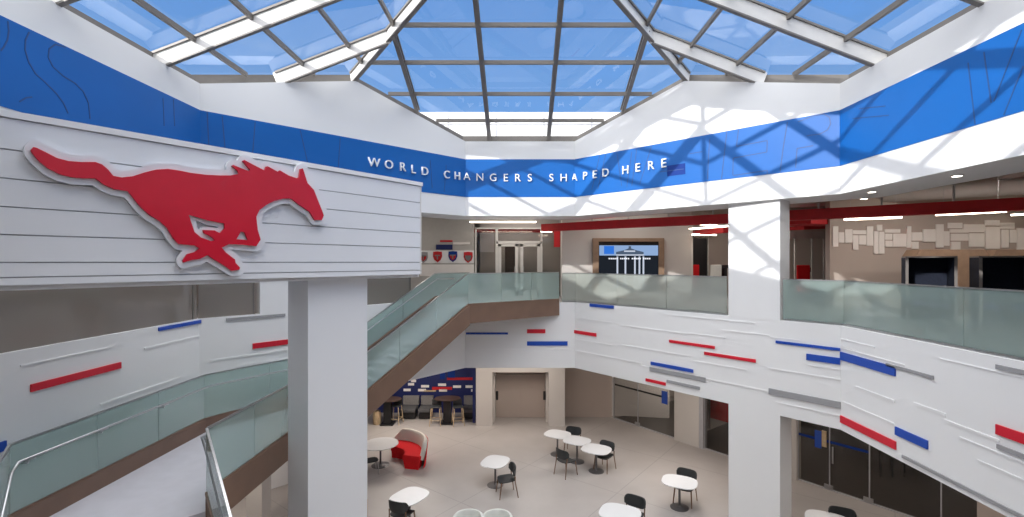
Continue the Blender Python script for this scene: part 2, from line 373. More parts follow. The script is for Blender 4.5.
back=[(32.0,139.9),(29.0,141.3),(25.4,145.0),(24.2,147.0),(23.7,150.0),(24.6,154.0),(25.5,156.0),(34.2,166.0),(43.0,173.5),(57.0,180.7),(72.0,184.2),(84.0,185.1),(93.0,185.0),(101.0,190.4),(112.0,195.2),(124.0,196.9),(125.0,197.5),(136.9,212.0),(146.0,219.8),(156.0,225.8),(162.0,231.1),(169.0,242.1),(175.0,248.4),(177.0,249.6),(182.0,250.4),(182.3,251.0),(177.5,258.0),(176.9,261.0),(178.6,266.0),(180.0,267.4),(182.0,268.3),(185.0,268.3),(193.0,265.7),(201.0,264.6),(207.0,261.7),(208.0,262.0),(220.0,269.2),(230.0,275.8),(233.0,276.1),(242.0,274.4),(243.6,273.0),(244.6,271.0),(245.3,268.0),(244.7,265.0),(241.0,260.7),(239.8,257.0),(239.0,255.8),(231.6,250.0),(233.0,249.7),(242.0,250.1),(256.0,251.5),(258.0,251.2),(260.0,249.9),(265.3,242.0),(265.9,240.0),(262.9,229.0),(261.7,218.0),(262.0,217.0),(264.1,213.0),(269.0,209.3),(273.0,207.2),(277.0,205.3),(284.0,203.6),(290.0,203.7),(298.0,209.7),(306.2,215.0),(311.3,223.0),(313.0,224.3),(315.0,224.7),(322.0,224.7),(324.0,224.2),(325.4,223.0),(328.5,216.0),(328.3,214.0),(326.9,210.0),(318.3,188.0),(312.0,180.7),(307.1,166.0),(306.0,164.6),(304.0,163.6),(302.0,163.5),(297.6,165.0),(296.0,167.0),(295.1,172.0),(294.0,172.0),(291.0,171.0),(282.0,165.7),(280.0,165.3),(277.0,165.5),(269.0,161.3),(265.0,161.5),(262.0,163.3),(247.0,155.3),(244.0,154.7),(242.0,155.2),(239.0,157.0),(237.0,160.5),(234.0,159.6),(232.0,159.7),(228.2,162.0),(226.6,165.0),(226.6,167.0),(227.4,169.0),(227.0,169.7),(226.0,169.9),(207.0,169.1),(193.0,167.3),(181.0,164.8),(168.0,162.9),(155.0,163.5),(143.0,166.3),(131.0,170.0),(122.0,170.9),(117.0,169.9),(112.8,165.0),(106.0,159.1),(98.0,155.8),(96.0,155.4),(81.0,155.2),(69.0,154.0),(59.0,151.2),(39.0,140.9),(34.0,139.8)]
hole1b=[(196,220),(208,225),(219.5,227),(217,228),(212,227.3),(202,226.6),(199,229.5),(197.5,228)]
def curve_plate(name,loops,off0,thick,mat,wall=SW,par=sign,bev=0.):
    wo=Wall(wall.a,wall.b); wo.n=wall.n; wo.a=wall.a+wall.n*(off0+thick)
    cu=bpy.data.curves.new(name,'CURVE'); cu.dimensions='2D'; cu.fill_mode='BOTH'; cu.extrude=thick/2
    cu.bevel_depth=bev; cu.offset=-bev
    for lp in loops:
        sp=cu.splines.new('POLY'); sp.points.add(len(lp)-1)
        for i,(px,py) in enumerate(lp):
            t,h=wo.uh(px,py); sp.points[i].co=(t,h,0,1)
        sp.use_cyclic_u=True
    ob=bpy.data.objects.new(name,cu); C.objects.link(ob)
    dg=bpy.context.evaluated_depsgraph_get(); me=bpy.data.meshes.new_from_object(ob.evaluated_get(dg))
    bpy.data.objects.remove(ob)
    for v in me.vertices: v.co=wall.P(v.co.x,v.co.y,off0+thick/2+v.co.z)
    me.materials.clear(); me.materials.append(mat)
    bm=bmesh.new(); bm.from_mesh(me); bmesh.ops.remove_doubles(bm,verts=bm.verts,dist=1e-5)
    bmesh.ops.recalc_face_normals(bm,faces=bm.faces); bm.to_mesh(me); bm.free()
    o=bpy.data.objects.new(name,me); C.objects.link(o)
    if par is not None:
        o.parent=par; o.matrix_parent_inverse=Matrix.Translation(-par.location)
    return o
bk=curve_plate('horse_backing',[back,hole1b],.012,.075,M['white2'])
rh=curve_plate('horse_emblem',[red,hole1,hole2],.088,.045,M['redlogo'])
rh['label']='red galloping horse emblem'
# ------------------------------------------------------------------ blue graphic band
UB=Wall((-A[0],A[1]),A); URD=Wall(A,B); URS=Wall(B,(7.8,fl(B[1]))); ULD=Wall((-A[0],A[1]),(-B[0],B[1])); ULS=Wall((-B[0],B[1]),(-7.8,fl(B[1])))
band=empty('wall_graphic_band',V(0,A[1],2.33)); tag(band,'wide blue graphic band running around the upper atrium walls under the skylight','wall graphic')
def chparent(o,par):
    o.parent=par; o.matrix_parent_inverse=Matrix.Translation(-par.location); return o
for w,l in((UB,None),(URD,None),(URS,None),(ULD,None),(ULS,None)):
    mb=MB(); w.slab(mb,0.0,w.L,2.34,3.70,.012,-.01); chparent(mb.build('band_panel',M['blue']),band)
def strokes(w,lines,off=.013,wd=.022,name='letter_outline',par=band,mat='line'):
    for ln in lines:
        mb=MB()
        pts=[w.uh(*p) for p in ln]
        for (t0,h0),(t1,h1) in zip(pts,pts[1:]):
            h0=min(max(h0,2.36),3.68); h1=min(max(h1,2.36),3.68)
            p=w.P(t0,h0,off);q=w.P(t1,h1,off)
            if (q-p).length<.02: continue
            mb.beam(p,q,.008,wd,up=Vector((w.n.x,w.n.y,0)).cross((q-p).normalized()))
        chparent(mb.build(name,M[mat]),par)
z4=lambda L:[(660+x/4.7,90+y/4.7) for x,y in L]
strokes(URD,[z4([(315,195),(300,330),(290,420)]),z4([(370,185),(360,265),(505,238),(503,292),(345,320),(343,400)]),z4([(345,402),(505,378),(505,398)]),
  z4([(600,150),(580,270),(565,385)]),z4([(638,365),(645,275),(720,262)]),z4([(650,150),(720,118),(770,110),(798,130),(802,160),(788,188),(750,208),(690,215)]),
  z4([(235,230),(228,330),(225,420)]),z4([(140,300),(200,290)]),
  [(600,153),(592,190)],[(606,152),(598,189)],[(617,149),(622,186)],[(632,152),(627,187)],[(637,146),(632,186)],[(652,143),(640,184)],[(660,172),(684,169)]])
z5=lambda L:[(840+x/3.04,10+y/3.04) for x,y in L]
strokes(URS,[z5([(392,160),(402,250),(413,350)]),z5([(440,128),(462,282)]),z5([(555,60),(470,278)]),z5([(560,170),(500,320)]),z5([(40,330),(150,320)]),z5([(60,300),(140,292)])])
z1=lambda L:[(x/4.31,10+y/4.31) for x,y in L]
strokes(ULS,[z1([(30,48),(34,90),(28,130),(12,160),(0,175)]),z1([(122,95),(106,130),(104,170),(120,225),(150,275),(190,310),(240,360),(270,400),(290,445)]),
  z1([(280,150),(235,148),(208,168),(205,205),(225,245),(270,285),(320,315),(355,350),(378,400),(385,470)]),z1([(80,395),(110,378),(135,375)]),z1([(700,380),(705,500)]),z1([(745,385),(750,500)])])
strokes(ULD,[[(207,112),(209,150)],[(222,116),(226,160)],[(255,122),(252,160)],[(300,130),(308,165)],[(340,138),(338,170)],[(430,160),(432,188)],[(446,165),(444,192)]])
mb=MB(); t0,h0=URD.uh(667.5,176.5); t1,_=URD.uh(685.5,174); URD.slab(mb,t0,t1,h0,h0+.33,.016,.0)
o=chparent(mb.build('dark_rectangle',M['blued']),band); o['label']='small dark blue rectangle'
# ------------------------------------------------------------------ raised lettering
WORDS=[('WORLD',[(373.5,162.5),(388.3,164.6),(402.4,167),(413,169.3),(424.3,171.3)]),
 ('CHANGERS',[(446.2,174.6),(456.6,175.8),(467,176.5),(480,177.4),(493.2,177.6),(506,177.8),(518,177.9),(529.8,177.9)]),
 ('SHAPED',[(551.3,177.8),(563.5,177.8),(575.3,177.6),(586,175.8),(595.6,174.4),(606.4,172.6)]),
 ('HERE',[(626.2,170),(638.7,167.6),(652,165.4),(664.6,163.2)])]
seen={}
for word,pos in WORDS:
    for i,(ch,(px,py)) in enumerate(zip(word,pos)):
        w=ULD if px<464.5 else (UB if px<573.3 else URD)
        t,h=w.uh(px,py)
        tx=bpy.data.curves.new('letter','FONT'); tx.body=ch; tx.size=.40; tx.extrude=.025; tx.offset=.0
        tx.align_x='CENTER'; tx.align_y='CENTER'
        ob=bpy.data.objects.new('tmp',tx); C.objects.link(ob)
        dg=bpy.context.evaluated_depsgraph_get(); me=bpy.data.meshes.new_from_object(ob.evaluated_get(dg)); bpy.data.objects.remove(ob)
        xs=[v.co.x for v in me.vertices]; ys=[v.co.y for v in me.vertices]
        cx,cy=(min(xs)+max(xs))/2,(min(ys)+max(ys))/2
        s=.265/(max(ys)-min(ys))
        right=1 if (w.P(1,0)-w.P(0,0)).x>0 else -1
        base=w.P(t,h,.03)
        rv=(w.P(1,0)-w.P(0,0)).normalized()*right; nv=Vector((w.n.x,w.n.y,0))
        for v in me.vertices:
            c=v.co; v.co=rv*((c.x-cx)*s)+Vector((0,0,1))*((c.y-cy)*s)+nv*(c.z*1.0+.012)
        me.materials.clear(); me.materials.append(M['letter'])
        o=bpy.data.objects.new('letter',me); C.objects.link(o); o.location=base
        dup=word.count(ch)>1
        wh='' if not dup else (' first' if word.index(ch)==i else ' second')
        tag(o,'raised white letter %s,%s letter in the word %s on the blue band'%(ch,(wh+' such') if dup else ' single',word),'letter','raised white letters on the blue band')
# ------------------------------------------------------------------ skylight
sky=empty('skylight',V(0,CZ,EH)); tag(sky,'hipped pyramid skylight of clear glass on white beams and grey bars over the atrium','skylight')
GO=.40
def rp(x,z,o=0): return V(x,z,roof(x,z)+o)
def diag_x(z):   # |x| of the diagonal wall at depth z
    q=z if z>CZ else fl(z)
    if q<=B[1]: return 7.8
    return A[0]+(A[1]-q)/5.6*5.83
def diag_z(x):
    ax=abs(x)
    return A[1] if ax<=A[0] else A[1]-(ax-A[0])/5.83*5.6
def member(name,p,q,wd,dep,kind='i'):
    up=Vector((0,0,1)); off=Vector((0,0,GO-dep/2-.02))
    if kind=='i':
        mb=MB(); mb.beam(p+off,q+off,wd*.45,dep); o=chparent(mb.build(name,M['web']),sky)
        for nm,sg,ww,tt in(('bottom_flange',-1,wd,.035),('top_flange',1,wd*1.2,.05)):
            mb=MB(); mb.beam(p+off+up*(sg*dep/2),q+off+up*(sg*dep/2),ww,tt)
            f=mb.build(nm,M['taupe']); f.parent=o
    else:
        mb=MB(); mb.beam(p+off,q+off,wd,dep); chparent(mb.build(name,M['taupe']),sky)
for sx in(1,-1):
    for z in(CZ+1.37,CZ-1.13,CZ+3.85,CZ-3.6):
        xo=diag_x(z)+.33; xi=max(abs(z-CZ)-.25,.0)
        member('rafter',rp(sx*xo,z),rp(sx*xi,z),.10,.38)
    # hips, from gable peak to the ridge
    for sz in(1,-1):
        member('hip_beam',rp(sx*(Mx+.2),CZ+sz*(Mx+.2+.25)),rp(0,CZ+sz*.25),.12,.34)
for sz in(1,-1):
    for x in(-3.45,-1.13,1.05,3.45):
        zo=CZ+sz*(diag_z(x)-CZ+.33); zi=CZ+sz*(abs(x)+.25)
        member('mullion',rp(x,zo),rp(x,zi),.12,.17)
member('ridge_beam',rp(0,CZ-.25),rp(0,CZ+.25),.15,.3)
for k in range(7):
    d=.62+1.26*k
    # side planes
    for sx in(1,-1):
        x=7.8-d
        if x>.2:
            zz=min(x+.25,diag_z(x)-CZ+.3)
            member('purlin',rp(sx*x,CZ-zz),rp(sx*x,CZ+zz),.075,.11,'b')
    for sz in(1,-1):
        c=8.05-d
        if c>.4:
            xx=min(c-.25,diag_x(CZ+c)+.3)
            member('purlin',rp(-xx,CZ+sz*c),rp(xx,CZ+sz*c),.075,.11,'b')
# perimeter curb
out2=closed_offset(loop,.30); out3=closed_offset(loop,.40); mb=MB()
for i in range(12):
    j=(i+1)%12; a,b,c,d=out2[i],out2[j],out3[j],out3[i]
    ra,rb=roof(*inner[i]),roof(*inner[j])
    mb.hexa([V(a.x,a.y,ra-.1),V(b.x,b.y,rb-.1),V(c.x,c.y,rb-.1),V(d.x,d.y,ra-.1),V(a.x,a.y,ra+GO-.13),V(b.x,b.y,rb+GO-.13),V(c.x,c.y,rb+GO-.13),V(d.x,d.y,ra+GO-.13)])
chparent(mb.build('curb',M['taupe']),sky)
# glass slopes
def pane(pts):
    bm=bmesh.new(); v=[bm.verts.new(rp(x,z,GO)) for x,z in pts]; bm.faces.new(v)
    me=bpy.data.meshes.new('glass_pane'); bm.to_mesh(me); bm.free(); me.materials.append(M['skyglass'])
    o=bpy.data.objects.new('glass_pane',me); C.objects.link(o); chparent(o,sky)
ap=(0,CZ+.25);am=(0,CZ-.25)
e_=[(p.x,p.y) for p in out2]
k_=.26
for i_ in(2,4+1,8,11):
    e_[i_]=(math.copysign(Mx+k_,e_[i_][0]),(Mz+k_) if e_[i_][1]>CZ else fl(Mz+k_))
pane([e_[0],e_[1],e_[2],ap,e_[11]])
pane([e_[6],e_[7],e_[8],am,e_[5]])
pane([e_[2],e_[3],e_[4],e_[5],am,ap]); pane([e_[8],e_[9],e_[10],e_[11],ap,am])
# rooftop parapet outside, seen through the lowest glass
mb=MB(); mb.box((0,20.3,EYE+4.5),(13,.4,3.55)); 
o=mb.build('rooftop_parapet',M['white']); par=o
centre_origin(par); tag(par,'white rooftop screen wall outside, seen through the lowest row of glass','parapet')
mb=MB()
for x in(-5,-3,-1,1,3,5): mb.box((x,0-.21,1.75),(.06,.03,3.3))
mb.box((0,-.21,3.05),(13,.04,.06)); mb.box((0,-.21,2.5),(13,.04,.04)); mb.build('panel_joint',M['gasket'],par)
# ------------------------------------------------------------------ raised fascia strips
WORDCOL={'R':('red','red'),'U':('blue','bluem'),'G':('grey','grey'),'W':('white','white')}
def strip(w,px0,y0,px1,th,col,label=None,prd=.03,h1=None):
    if col=='W': prd=.013
    t0,h0=w.uh(px0,y0); t1,_=w.uh(px1,y0)
    z=w.a.y+w.d.y*t0; hh=th*z/F
    mb=MB(); w.slab(mb,t0,t1,h0-hh/2,h0+hh/2,prd,-.004)
    o=mb.build('wall_strip',M[WORDCOL[col][1]]); centre_origin(o)
    sec={id(WBK):'back',id(WRD):'right diagonal',id(WRS):'right side',id(WLD):'left diagonal',id(WLS):'left side'}[id(w)]
    if label: tag(o,label,'wall strip','coloured strips on the white balcony fascia')
    else: tag(o,'thin white raised strip on the %s white balcony fascia'%sec,'wall strip','thin white strips on the %s balcony fascia'%sec)
S=strip
S(WBK,527,331.2,545.3,4,'R','short red strip on back fascia just above the wider blue strip')
S(WBK,527,343.4,567.5,4.2,'U','blue strip on back fascia below the short red strip')
S(WBK,466,333.4,508,2,'U','thin navy blue strip on back fascia under the stair landing bridge')
S(WBK,511,336,526,1.3,'W')
S(WBK,470,349.5,573,1.0,'W')
S(WRD,590,305,614,3,'U','blue strip at the top edge of right fascia under the left end of the frosted railing')
S(WRD,574,331.5,596.5,3.2,'R','short thin red strip at left end of right diagonal fascia')
S(WRD,651,363,693.5,3.2,'U','blue strip lying directly on top of a wider grey strip, right diagonal fascia')
S(WRD,650,368.6,706,4,'G','wide grey strip directly below a blue strip, right diagonal fascia')
S(WRD,646,379.6,666,2.8,'R','short red strip near the bottom edge of right fascia, left of a small grey one')
S(WRD,667,381,700,2.8,'G','small grey strip near the bottom edge of right fascia, beside a short red one')
S(WRD,669.5,341,715,2.6,'R','upper left of the two long thin red strips left of the white pillar line')
S(WRD,704.5,353,756,3,'R','lower right of the two long thin red strips, crossing onto the white pillar line')
S(WRD,776,341.7,840.3,2.6,'U','long thin blue strip ending at the fascia corner above a thicker blue block')
S(WRD,806.6,356.6,840.3,6.2,'U','thick short blue block ending at the fascia corner')
S(WRD,769,391,840.8,6,'G','wide dark grey strip ending at the corner, above the dark storefront')
for a in[(575,318,612,1.2),(622,325.5,687,1.3),(687,333,725,1.2),(661,314,755,1.2),(722,330,768,1.2),(622,345,688,1.3),(695,361,747,1.2),(575,350.5,642,1.3),(642,366,768,1.2),(768,368,841,1.4),(574,339,612,1.2),(700,351,748,1.2),(770,337,800,1.0),(808,365,840,1.2),(775,402,841,1.2)]: S(WRD,*a,'W')
S(WRS,841,355.6,896,8,'U','thick blue strip on right side fascia touching the corner, leading into a thin grey strip')
S(WRS,887,364.4,934,3,'G','thin grey strip continuing right from the thick blue strip, right side fascia')
S(WRS,997,366.5,1040,4.5,'G','grey strip high at the right picture edge below the glass railing')
S(WRS,841,418.7,896.5,7,'R','long red strip on right side fascia starting at the corner above the dark storefront')
S(WRS,896,430.5,928.5,8,'U','blue strip right of and above the end of the long red strip')
S(WRS,997,429,1045,10,'R','red strip at the right picture edge, lower part of fascia')
S(WRS,998,446,1045,4.5,'G','grey strip at the right picture edge just below the red one')
S(WRS,903,456,1040,3.2,'G','very long dark grey strip along the bottom of right side fascia')
for a in[(940,358.6,1040,1.2),(841,339,875,1.2),(914,403.5,946,3),(945,420.5,1000,2.5),(960,437.5,1040,1.8),(978,460.5,1040,2.2),(843,402,894,2),(856,387,895,2.4),(841,348,905,1.0)]: S(WRS,*a,'W')
S(WLS,30,388.3,120,7.6,'R','long thick red strip on left side fascia below the tinted window')
S(WLS,158,329.3,205,3.6,'U','thin dark blue strip at the top edge of left fascia by the corner')
S(WLS,-14,452,5,10,'U','blue strip end at the far left picture edge above the stair glass')
for a in[(144,348.8,200,2.2),(20,366,110,1.6),(100,405,180,2.6)]: S(WLS,*a,'W')
S(WLD,288,341.7,252.5,5.0,'R','red strip on left diagonal fascia running behind the square column')
S(WLD,285,314.8,226,2.6,'G','thin grey strip at the top of left diagonal fascia')
for a in[(288,350,210,2.0),(288,358.5,236,2.2)]: S(WLD,*a,'W')
# ------------------------------------------------------------------ glass railings
def railing(name,pts,hb,ht,label,npan,group=None,shoe=.10,top=True,joints=None,shoemat='steel',gm='rail'):
    """pts: list of (x,z,dh) plan points with floor height offset"""
    e=empty(name,V(pts[0][0],pts[0][1],hb+pts[0][2])); tag(e,label,'railing',group)
    for i in range(len(pts)-1):
        a=Vector((pts[i][0],pts[i][1]));b=Vector((pts[i+1][0],pts[i+1][1])); ha,hc=pts[i][2],pts[i+1][2]
        k=npan[i]
        for j in range(k):
            f0=j/k;f1=(j+1)/k
            L=(b-a).length; g=.006/L
            p=a.lerp(b,f0+(g if j else 0));q=a.lerp(b,f1-(g if j<k-1 else 0)); h_p=ha+(hc-ha)*f0;h_q=ha+(hc-ha)*f1
            nrm=Vector((-(b-a).y,(b-a).x)).normalized()*.009
            mb=MB()
            mb.hexa([V(p.x-nrm.x,p.y-nrm.y,hb+h_p),V(q.x-nrm.x,q.y-nrm.y,hb+h_q),V(q.x+nrm.x,q.y+nrm.y,hb+h_q),V(p.x+nrm.x,p.y+nrm.y,hb+h_p),
                     V(p.x-nrm.x,p.y-nrm.y,ht+h_p),V(q.x-nrm.x,q.y-nrm.y,ht+h_q),V(q.x+nrm.x,q.y+nrm.y,ht+h_q),V(p.x+nrm.x,p.y+nrm.y,ht+h_p)])
            chparent(mb.build('glass_panel',M[gm]),e)
        mb=MB(); mb.beam(V(a.x,a.y,ht+ha+.012),V(b.x,b.y,ht+hc+.012),.034,.026); chparent(mb.build('cap_rail',M['steel']),e)
        mb=MB(); mb.beam(V(a.x,a.y,hb+ha+.02),V(b.x,b.y,hb+hc+.02),.05,.05); chparent(mb.build('base_shoe',M[shoemat]),e)
    return e
ro=off_pts([(0,A2[1]),A2,B2,(7.8,1.0)],.10)
rc=Vector(ro[2]); w2=Wall(ro[1],ro[2])
def onw(w,px): t=w.hit(px); p=w.a+w.d*t; return (p.x,p.y,0)
RT=-.47
railing('glass_railing',[(1.62,18.62,0),(ro[1][0],ro[1][1],0),onw(w2,727)],H0,RT+.03,'frosted glass railing on the back balcony in front of the screen wall',[1,3],'glass balcony railings',gm='railw')
railing('glass_railing',[onw(w2,783),(rc.x,rc.y,0),(rc.x,2.2,0)],H0,RT,'green glass railing around the right balcony corner in front of the booths',[1,3],'glass balcony railings')
# ------------------------------------------------------------------ stair
N=Vector((-1.75,16.2)); Fp=Vector((-3.04,17.16)); BR=Vector((1.5,18.48))
stair=empty('upper_stair_flight',V(-4.4,12.8,-3.95)); tag(stair,'bronze sided stair flight with glass sides rising behind the square column to the bridge','stair')
u=Vector((-.62,-.785)).normalized(); run=4.25; Nb=N+u*run; Fb=Fp+u*run
# flight body
def tread_stack():
    n=14
    for i in range(n):
        s0=run*(i)/n; hh=H0-(i+1)*(2.4/n)*1.0
        a=N+u*s0;b=Fp+u*s0;c=Fp+u*(s0+run/n);d=N+u*(s0+run/n)
        mb=MB(); mb.prism([(p.x,p.y) for p in(a,b,c,d)],EYE+hh-.17,EYE+hh)
        chparent(mb.build('tread',M['landing']),stair)
tread_stack()
def stringer(p,q,hp,hq,dep,par,inn,th=.08,mt='brown'):
    a=Vector(p);b=Vector(q); nn=Vector((-(b-a).y,(b-a).x)).normalized()*th
    if nn.dot(inn)<0: nn=-nn
    mb=MB()
    lo=[V(a.x,a.y,hp-dep),V(b.x,b.y,hq-dep),V(b.x+nn.x,b.y+nn.y,hq-dep),V(a.x+nn.x,a.y+nn.y,hp-dep)]
    hi=[V(a.x,a.y,hp),V(b.x,b.y,hq),V(b.x+nn.x,b.y+nn.y,hq),V(a.x+nn.x,a.y+nn.y,hp)]
    mb.hexa(lo+hi); chparent(mb.build('stringer',M[mt]),par)
inn=(Fp-N).normalized()
stringer(N-inn*.08,Nb-inn*.08,-1.45,-3.70,.68,stair,inn)
stringer(Fp+inn*.08,Fb+inn*.08,-1.26,-3.51,.75,stair,-inn,mt='darkbrown')
# bridge
bridge=empty('stair_bridge',V(0,17.8,-1.95)); tag(bridge,'bronze edged bridge slab joining the stair head to the back balcony','bridge')
mb=MB(); mb.prism([(N.x,N.y),(BR.x,BR.y),(-2.1,18.49),(Fp.x+.05,Fp.y)],EYE-1.95,EYE-1.55); chparent(mb.build('deck',M['landing']),bridge)
bd=(BR-N).normalized(); bi=Vector((-bd.y,bd.x))
mb=MB()
p=N-bi*.02; q=BR-bi*.02
for (a,b) in((p,q),):
    mb.hexa([V(a.x,a.y,-2.08),V(b.x,b.y,-2.05),V(b.x+bi.x*.1,b.y+bi.y*.1,-2.05),V(a.x+bi.x*.1,a.y+bi.y*.1,-2.08),
             V(a.x,a.y,-1.45),V(b.x,b.y,-1.45),V(b.x+bi.x*.1,b.y+bi.y*.1,-1.45),V(a.x+bi.x*.1,a.y+bi.y*.1,-1.45)])
chparent(mb.build('edge_beam',M['brown']),bridge)
mb=MB(); mb.prism([(N.x+.02,N.y+.08),(BR.x-.08,BR.y),(-2.0,18.45),(Fp.x+.1,Fp.y)],EYE-2.04,EYE-1.96); chparent(mb.build('underside',M['brown']),bridge)
dN=-(3.70-1.45)
railing('glass_railing',[(BR.x,BR.y,0),(N.x,N.y,0),(Nb.x,Nb.y,dN)],-1.45,-.40,'green glass railing along the bridge edge and down the near side of the stair',[3,3],'stair glass railings',shoemat='brown')
railing('glass_railing',[(-1.95,18.43,0),(Fp.x,Fp.y,0),(Fb.x,Fb.y,dN)],-1.26,-.42,'green glass railing down the far side of the upper stair beside the wall',[1,3],'stair glass railings',shoemat='brown')
hr=empty('stair_handrail',V(Fp.x,Fp.y,-.6)); tag(hr,'slim steel handrail along the far glass of the upper stair','handrail')
mb=MB(); k=-inn*.12; mb.tube([V(Fp.x+.6,Fp.y+.7,-.62),V(Fp.x+k.x,Fp.y+k.y,-.60),V(Fb.x+k.x,Fb.y+k.y,-.60+dN)],.018); chparent(mb.build('rail_tube',M['steel'],None,True),hr)
mb=MB()
for f in(.1,.4,.7,.95):
    a=Fp.lerp(Fb,f); mb.tube([V(a.x,a.y,-.66+dN*f),V(a.x+k.x,a.y+k.y,-.61+dN*f)],.012)
chparent(mb.build('bracket',M['steel']),hr)
# mid landing
LR=Vector((-4.98,7.6)); LRb=Vector((-4.98,11.6)); LL=Vector((-7.3,6.9)); LLb=Vector((-7.3,11.15)); LF=LL+Vector((.70,-.78))
landing=empty('stair_landing',V(-6,9,-4.2)); tag(landing,'pale grey half-height landing with dark bronze edges running along the left wall','landing')
mb=MB(); mb.prism([(LR.x,LR.y),(LRb.x,LRb.y),(Nb.x,Nb.y),(Fb.x,Fb.y),(LLb.x,LLb.y),(LL.x,LL.y),(LF.x,LF.y)],EYE-4.17,EYE-3.95); chparent(mb.build('deck',M['landing']),landing)
def curb(a,b,h0,h1,side):
    a=Vector(a);b=Vector(b); nn=Vector((-(b-a).y,(b-a).x)).normalized()*.07
    if nn.dot(side)<0: nn=-nn
    mb=MB(); mb.hexa([V(a.x,a.y,h0),V(b.x,b.y,h0),V(b.x+nn.x,b.y+nn.y,h0),V(a.x+nn.x,a.y+nn.y,h0),V(a.x,a.y,h1),V(b.x,b.y,h1),V(b.x+nn.x,b.y+nn.y,h1),V(a.x+nn.x,a.y+nn.y,h1)])
    chparent(mb.build('edge_beam',M['brown']),landing)
X_=Vector((1,0))
curb(LR,LRb,-4.2,-3.65,X_); curb(LRb,Nb,-4.2,-3.65,X_)
curb(LL,LLb,-4.2,-3.66,-X_); curb(LLb,Fb,-4.2,-3.66,-X_)
railing('glass_railing',[(LR.x+.035,LR.y,0),(LRb.x+.035,LRb.y,0),(Nb.x+.02,Nb.y,0)],-3.66,-2.64,'green glass railing on the near right edge of the half landing',[3,1],'stair glass railings',shoemat='brown')
railing('glass_railing',[(LL.x-.035,LL.y,0),(LLb.x-.035,LLb.y,0),(Fb.x-.05,Fb.y,0)],-3.67,-2.64,'long green glass railing on the left edge of the half landing against the wall',[3,2],'stair glass railings',shoemat='brown')
# handrails with brackets
hr=empty('landing_handrail',V(LL.x,LL.y,-2.86)); tag(hr,'steel handrail on the long left glass of the landing, bending down at its near end','handrail')
dd=Vector((.69,-.724))
mb=MB(); a=LL+Vector((.09,0)); e1=a+dd*1.2
c0=Vector((LLb.x+.1,LLb.y));c1=Vector((Fb.x+.02,Fb.y-.05))
mb.tube([V(e1.x-.35,e1.y,-2.86-1.3),V(a.x+.03,a.y-.12,-2.98),V(a.x,a.y,-2.88),V(c0.x,c0.y,-2.88),V(c1.x,c1.y,-2.88)],.019); chparent(mb.build('rail_tube',M['steel'],None,True),hr)
for z in(7.05,8.3,9.75):
    mb=MB(); mb.tube([V(LL.x-.02,z,-2.95),V(a.x-.02,z,-2.95),V(a.x,z,-2.89)],.013); mb.box(V(a.x,z,-2.90),(.05,.16,.02)); chparent(mb.build('bracket',M['steel']),hr)
# descending flight toward the near left
flight=empty('lower_stair_flight',V(-5.6,6.5,-4.2)); tag(flight,'lower stair flight descending from the near end of the half landing','stair')
g1=LR; g0=LF
for i in range(21):
    s=.30*i; hh=-3.95-.1725*(i+1)
    a=g0+dd*s;b=g1+dd*s;c=g1+dd*(s+.30);d=g0+dd*(s+.30)
    if i==0: pass
    mb=MB(); mb.prism([(p.x,p.y) for p in(a,b,c,d)],EYE+hh-.16,EYE+hh); chparent(mb.build('tread',M['landing']),flight)
e=g1+dd*6.2; stringer(g1+Vector((.03,0)),e+Vector((.03,0)),-3.72,-3.72-3.4,.6,flight,Vector((1,.3)))
e=g0+dd*6.2; stringer(g0,e,-3.72,-3.72-3.4,.6,flight,Vector((-1,-.3)))
railing('glass_railing',[(LR.x+.04,LR.y-.03,0),(LR.x+.04+dd.x*4,LR.y-.03+dd.y*4,-2.24)],-3.66,-2.64,'narrow green glass railing seen almost end-on, going down right of the landing',[3],'stair glass railings',shoemat='brown')
railing('glass_railing',[(LL.x-.02,LL.y-.02,0),(LL.x+.3,LL.y-.75,-.45),(LF.x+dd.x*3,LF.y+dd.y*3,-2.2)],-3.66,-2.64,'green glass railing at the lower left picture corner going down the stair',[1,2],'stair glass railings',shoemat='brown')
hr=empty('stair_handrail',V(LR.x,LR.y,-2.9)); tag(hr,'short steel handrail with end bracket at the near end of the landing','handrail')
mb=MB(); a=LR+Vector((-.20,.22)); mb.tube([V(a.x,a.y+.25,-2.86),V(a.x,a.y,-2.86),V(a.x+dd.x*.3,a.y+dd.y*.3,-2.98),V(a.x+dd.x*3,a.y+dd.y*3,-2.98-1.6)],.022); chparent(mb.build('rail_tube',M['steel'],None,True),hr)
mb=MB(); mb.tube([V(a.x,a.y+.1,-2.88),V(a.x+.12,a.y+.1,-2.95)],.014); mb.box(V(a.x+.04,a.y+.1,-2.92),(.05,.14,.07)); chparent(mb.build('bracket',M['steel']),hr)
# ------------------------------------------------------------------ left tinted glazing
def glazing(name,w,t0,t1,h0,h1,off,mulls,mat,fr='taupe',fw=.05,label=None):
    e=empty(name,w.P((t0+t1)/2,h0,off)); struct(e)
    mb=MB(); w.slab(mb,t0,t1,h0,h1,off+.006,off-.006); chparent(mb.build('pane',M[mat]),e)
    mb=MB()
    for m in mulls: w.slab(mb,m-fw/2,m+fw/2,h0,h1,off+.02,off-.05)
    w.slab(mb,t0,t1,h0,h0+fw*.6,off+.02,off-.05); w.slab(mb,t0,t1,h1-fw,h1,off+.02,off-.05)
    chparent(mb.build('window_frame',M[fr]),e); return e
glazing('window_1',WLS,0,9.5,-1.4,1.66,-.06,[WLS.hit(195),4.5,9.4],'tintg','taupe',.03)
tl0=WLD.hit(256)
glazing('window_2',WLD,tl0,WLD.L,-1.4,1.66,-.06,[tl0+.04],'tintg','taupe',.03)
tl1=WLD.hit(313)
glazing('window_3',WLD,WLD.hit(416),tl1,-1.4,1.66,-.3,[WLD.hit(416)+.03,tl1-.02],'tintg','taupe',.05)
